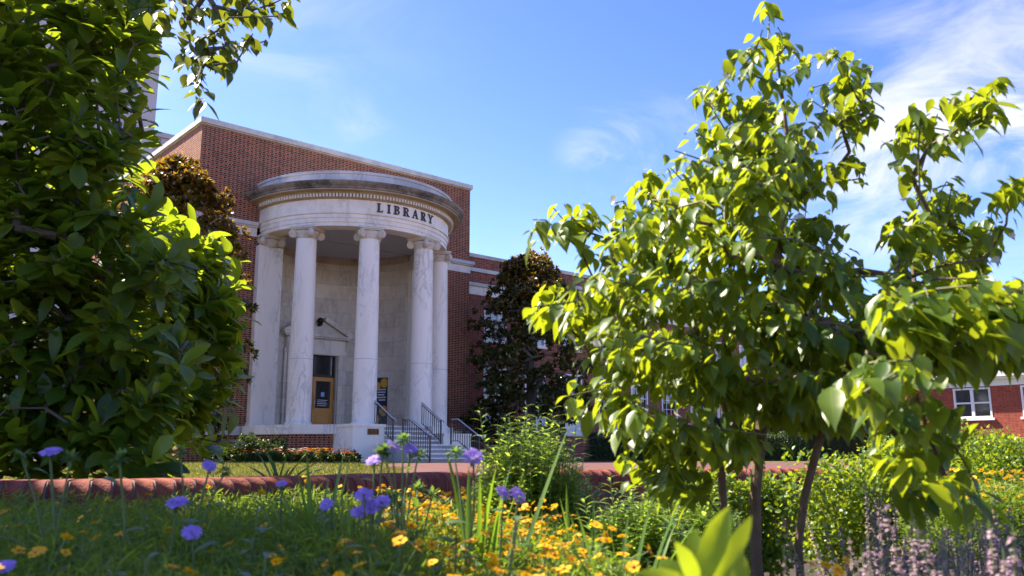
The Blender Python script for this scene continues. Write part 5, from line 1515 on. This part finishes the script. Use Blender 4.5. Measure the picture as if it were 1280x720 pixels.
for xx, yy in placed:
    px = 640 + xx / yy * FPX / 1.03
    if px > 1010 and yy > 1.5: continue
    if 690 < px < 1010 and yy > 2.0: continue
    if 590 < px < 740 and yy > 2.9: continue
    top = at(px, 640 if px < 520 else (632 if px < 700 else 676), yy).z if yy > 2.0 else None
    # heights: shaded carpet at left, sunlit swell in the middle, low at the right
    if px < 470: ztop = .112 - .055 * max(0, 2.2 - yy); nf = rd.choice((2, 3, 4, 5)); lab = 'mound of fine dark green leaves with few yellow flowers, in shade before the wall'; grp = 'shaded coreopsis mounds'
    elif px < 790: ztop = .085 - .075 * max(0, 2.2 - yy); nf = rd.choice((38, 44, 48)) if yy > 1.7 else 30; lab = 'sunlit mound of fine leaves crowded with yellow flowers in front of the feathery bush'; grp = 'sunlit coreopsis mounds'
    else: ztop = .0 - .05 * max(0, 1.8 - yy); nf = rd.choice((14, 18, 22)); lab = 'mound with deep yellow flowers at the foot of the dogwood trunks'; grp = 'coreopsis mounds under the dogwood'
    sc_ = (ztop - BED) / .44
    mound(xx, yy, BED, sc_ * rd.uniform(.94, 1.05), nf, lab, grp)
# broad-leaved herbs coming up through the fine leaves
def herb_mesh(seed):
    global RNG
    RNG = np.random.default_rng(seed); r_ = random.Random(seed); P = []; D = []; N = []; L = []; st = MB()
    for q in range(3):
        x, y = r_.gauss(0, .05), r_.gauss(0, .05); h = r_.uniform(.42, .56)
        st.tube([(x * .5, y * .5, 0), (x, y, h * .6), (x * 1.3, y * 1.2, h)], [.004, .003, .002], 5, cap=False)
        for j in range(10):
            f = .45 + .55 * j / 9; a = j * 2.4 + q
            P.append((x * (.5 + .8 * f), y * (.5 + .7 * f), h * f)); D.append((math.cos(a), math.sin(a), r_.uniform(.1, .8))); N.append((0, 0, 1)); L.append(r_.uniform(.05, .095) * (1.25 - .55 * f))
    L = np.array(L)
    return leaf_mesh('leaves', P, D, N, L, L * .2, M['leaf_stok'], 'obovate', droop=.35, fold=.3), st.mesh('stems', M['stem'], merge=False)
hms = [herb_mesh(500 + i) for i in range(3)]
for i, (px, D) in enumerate(((40, 1.7), (95, 2.2), (170, 1.5), (215, 2.5), (300, 2.0), (330, 1.5), (120, 2.7), (440, 2.4), (520, 2.6), (560, 1.9), (260, 2.8), (490, 1.7), (20, 2.5), (395, 2.7))):
    c = at(px, 640, D); t = thing('leafy_herb', 'leafy green herb with paddle-shaped leaves rising through the fine-leaved mounds left of the feathery bush', 'plant', (c.x, c.y, BED), rd.uniform(0, 6.28), 'leafy herbs among the mounds')
    link('leaves', hms[i % 3][0], t); link('stems', hms[i % 3][1], t)
# yellow patch before the right shrubs
for i in range(9):
    c = at(1195 + 16 * i, 600, 4.0 + .12 * (i % 3)); sc_ = (at(1200, 606, 4.0).z - BED + .02) / .44
    mound(c.x, c.y, BED, sc_, 34, 'mound of bright yellow flowers between the catmint and the right shrubs', 'yellow mounds by the right shrubs')

# ------------------------------------------------------------------ catmint
def catmint_mesh(seed, n=13, h=.5):
    global RNG
    RNG = np.random.default_rng(seed); rd = random.Random(seed)
    P = []; D = []; N = []; L = []; W_ = []; mi = []; st = MB()
    F = ([], [], [], [], [])
    for i in range(n):
        a = rd.uniform(0, 6.28); q = rd.uniform(.02, .2); b1 = Vector((q * 1.6 * math.cos(a) + rd.gauss(0, .04), q * 1.6 * math.sin(a), h * rd.uniform(.68, 1.05))); b0 = b1 * .25; b0.z = 0
        st.tube([b0, b0.lerp(b1, .55) + Vector((0, 0, .02)), b1], [.0025, .002, .001], 4, cap=False)
        for j in range(26):
            f = .25 + .4 * j / 26; p = b0.lerp(b1, f); an = j * 2.4
            P.append(tuple(p)); D.append((math.cos(an), math.sin(an), .3)); N.append((0, 0, 1)); L.append(rd.uniform(.018, .03)); W_.append(.007)
        for w in range(11):
            f = .55 + .45 * w / 11; p = b0.lerp(b1, f)
            for j in range(9):
                an = rd.uniform(0, 6.28); F[0].append(tuple(p + Vector((0, 0, rd.gauss(0, .005))))); F[1].append((math.cos(an), math.sin(an), rd.uniform(-.2, .5))); F[2].append((0, 0, 1)); F[3].append(rd.uniform(.008, .015) * (1.25 - .5 * f)); F[4].append(.0035)
    fo = leaf_mesh('foliage', P, D, N, L, W_, M['leaf_cat'], 'lite'); fl = leaf_mesh('flowers', F[0], F[1], F[2], F[3], F[4], M['fl_cat'], 'lite')
    return fo, fl, st.mesh('stems', M['stem'], merge=False)
cms = [catmint_mesh(300 + i) for i in range(3)]
rd = random.Random(12)
cat_spots = [(1075, 602, 2.7), (1110, 600, 2.5), (1145, 620, 2.3), (1185, 630, 2.4), (1225, 622, 2.5), (1262, 612, 2.6), (1300, 610, 2.5), (1105, 650, 1.9), (1150, 660, 1.8), (1200, 655, 1.8), (1245, 650, 1.9), (1290, 640, 1.9), (1130, 690, 1.45), (1190, 690, 1.4), (1250, 685, 1.4), (1300, 680, 1.45), (1090, 655, 1.25), (985, 652, 1.15), (1240, 640, 1.3)]
for i, (px, py, D) in enumerate(cat_spots):
    c = at(px, py, D); fo, fl, sm = cms[i % 3]
    near_ = D < 1.3
    lab = 'blurred lilac flower spike plant closest to the viewer' if near_ else 'grey-leaved catmint plant with hazy lilac flower spikes at the lower right'
    t = thing('catmint_plant', lab, 'flowering plant', (c.x, c.y, BED), rd.uniform(0, 6.28), 'nearest catmint plants' if near_ else 'catmint plants at the lower right')
    k = (c.z - BED) / .5
    for nm, me in (('foliage', fo), ('flowers', fl), ('stems', sm)):
        o = link(nm, me, t); o.scale = (k * (.3 if near_ else .9), k * (.3 if near_ else .9), k)

# ------------------------------------------------------------------ big pale leaves close to the camera
def broad():
    D = .85; base = at(884, 742, D)
    t = thing('broad_leaved_plant', 'plant with big blurred yellow-green wavy leaves close to the viewer at lower centre right', 'plant', base)
    for i, (tx, ty, w, bend) in enumerate(((912, 632, .0125, .05), (868, 658, .011, .1), (940, 644, .008, .05), (824, 692, .012, .3), (846, 676, .009, .2), (935, 690, .012, .3), (800, 712, .014, .3))):
        tip = at(tx, ty, D + (.03 if i % 2 else -.02)) - base
        b = Vector((.012 * (i - 3) * .6, 0, -.02)); d = tip - b
        N = Vector((-.25 + .1 * i, -1, .35))
        link('leaf', leaf_mesh('leaf', [tuple(b)], [tuple(d)], [tuple(N)], [d.length], [w], M['leaf_broad'], 'obovate', droop=bend * .3, fold=.15, wave=.25), t)
    s = MB(); s.tube([(0, 0, BED - base.z), (0.005, 0, -.02)], [.006, .005], 6); s.build('stem', M['stem'], t, merge=False)
broad()
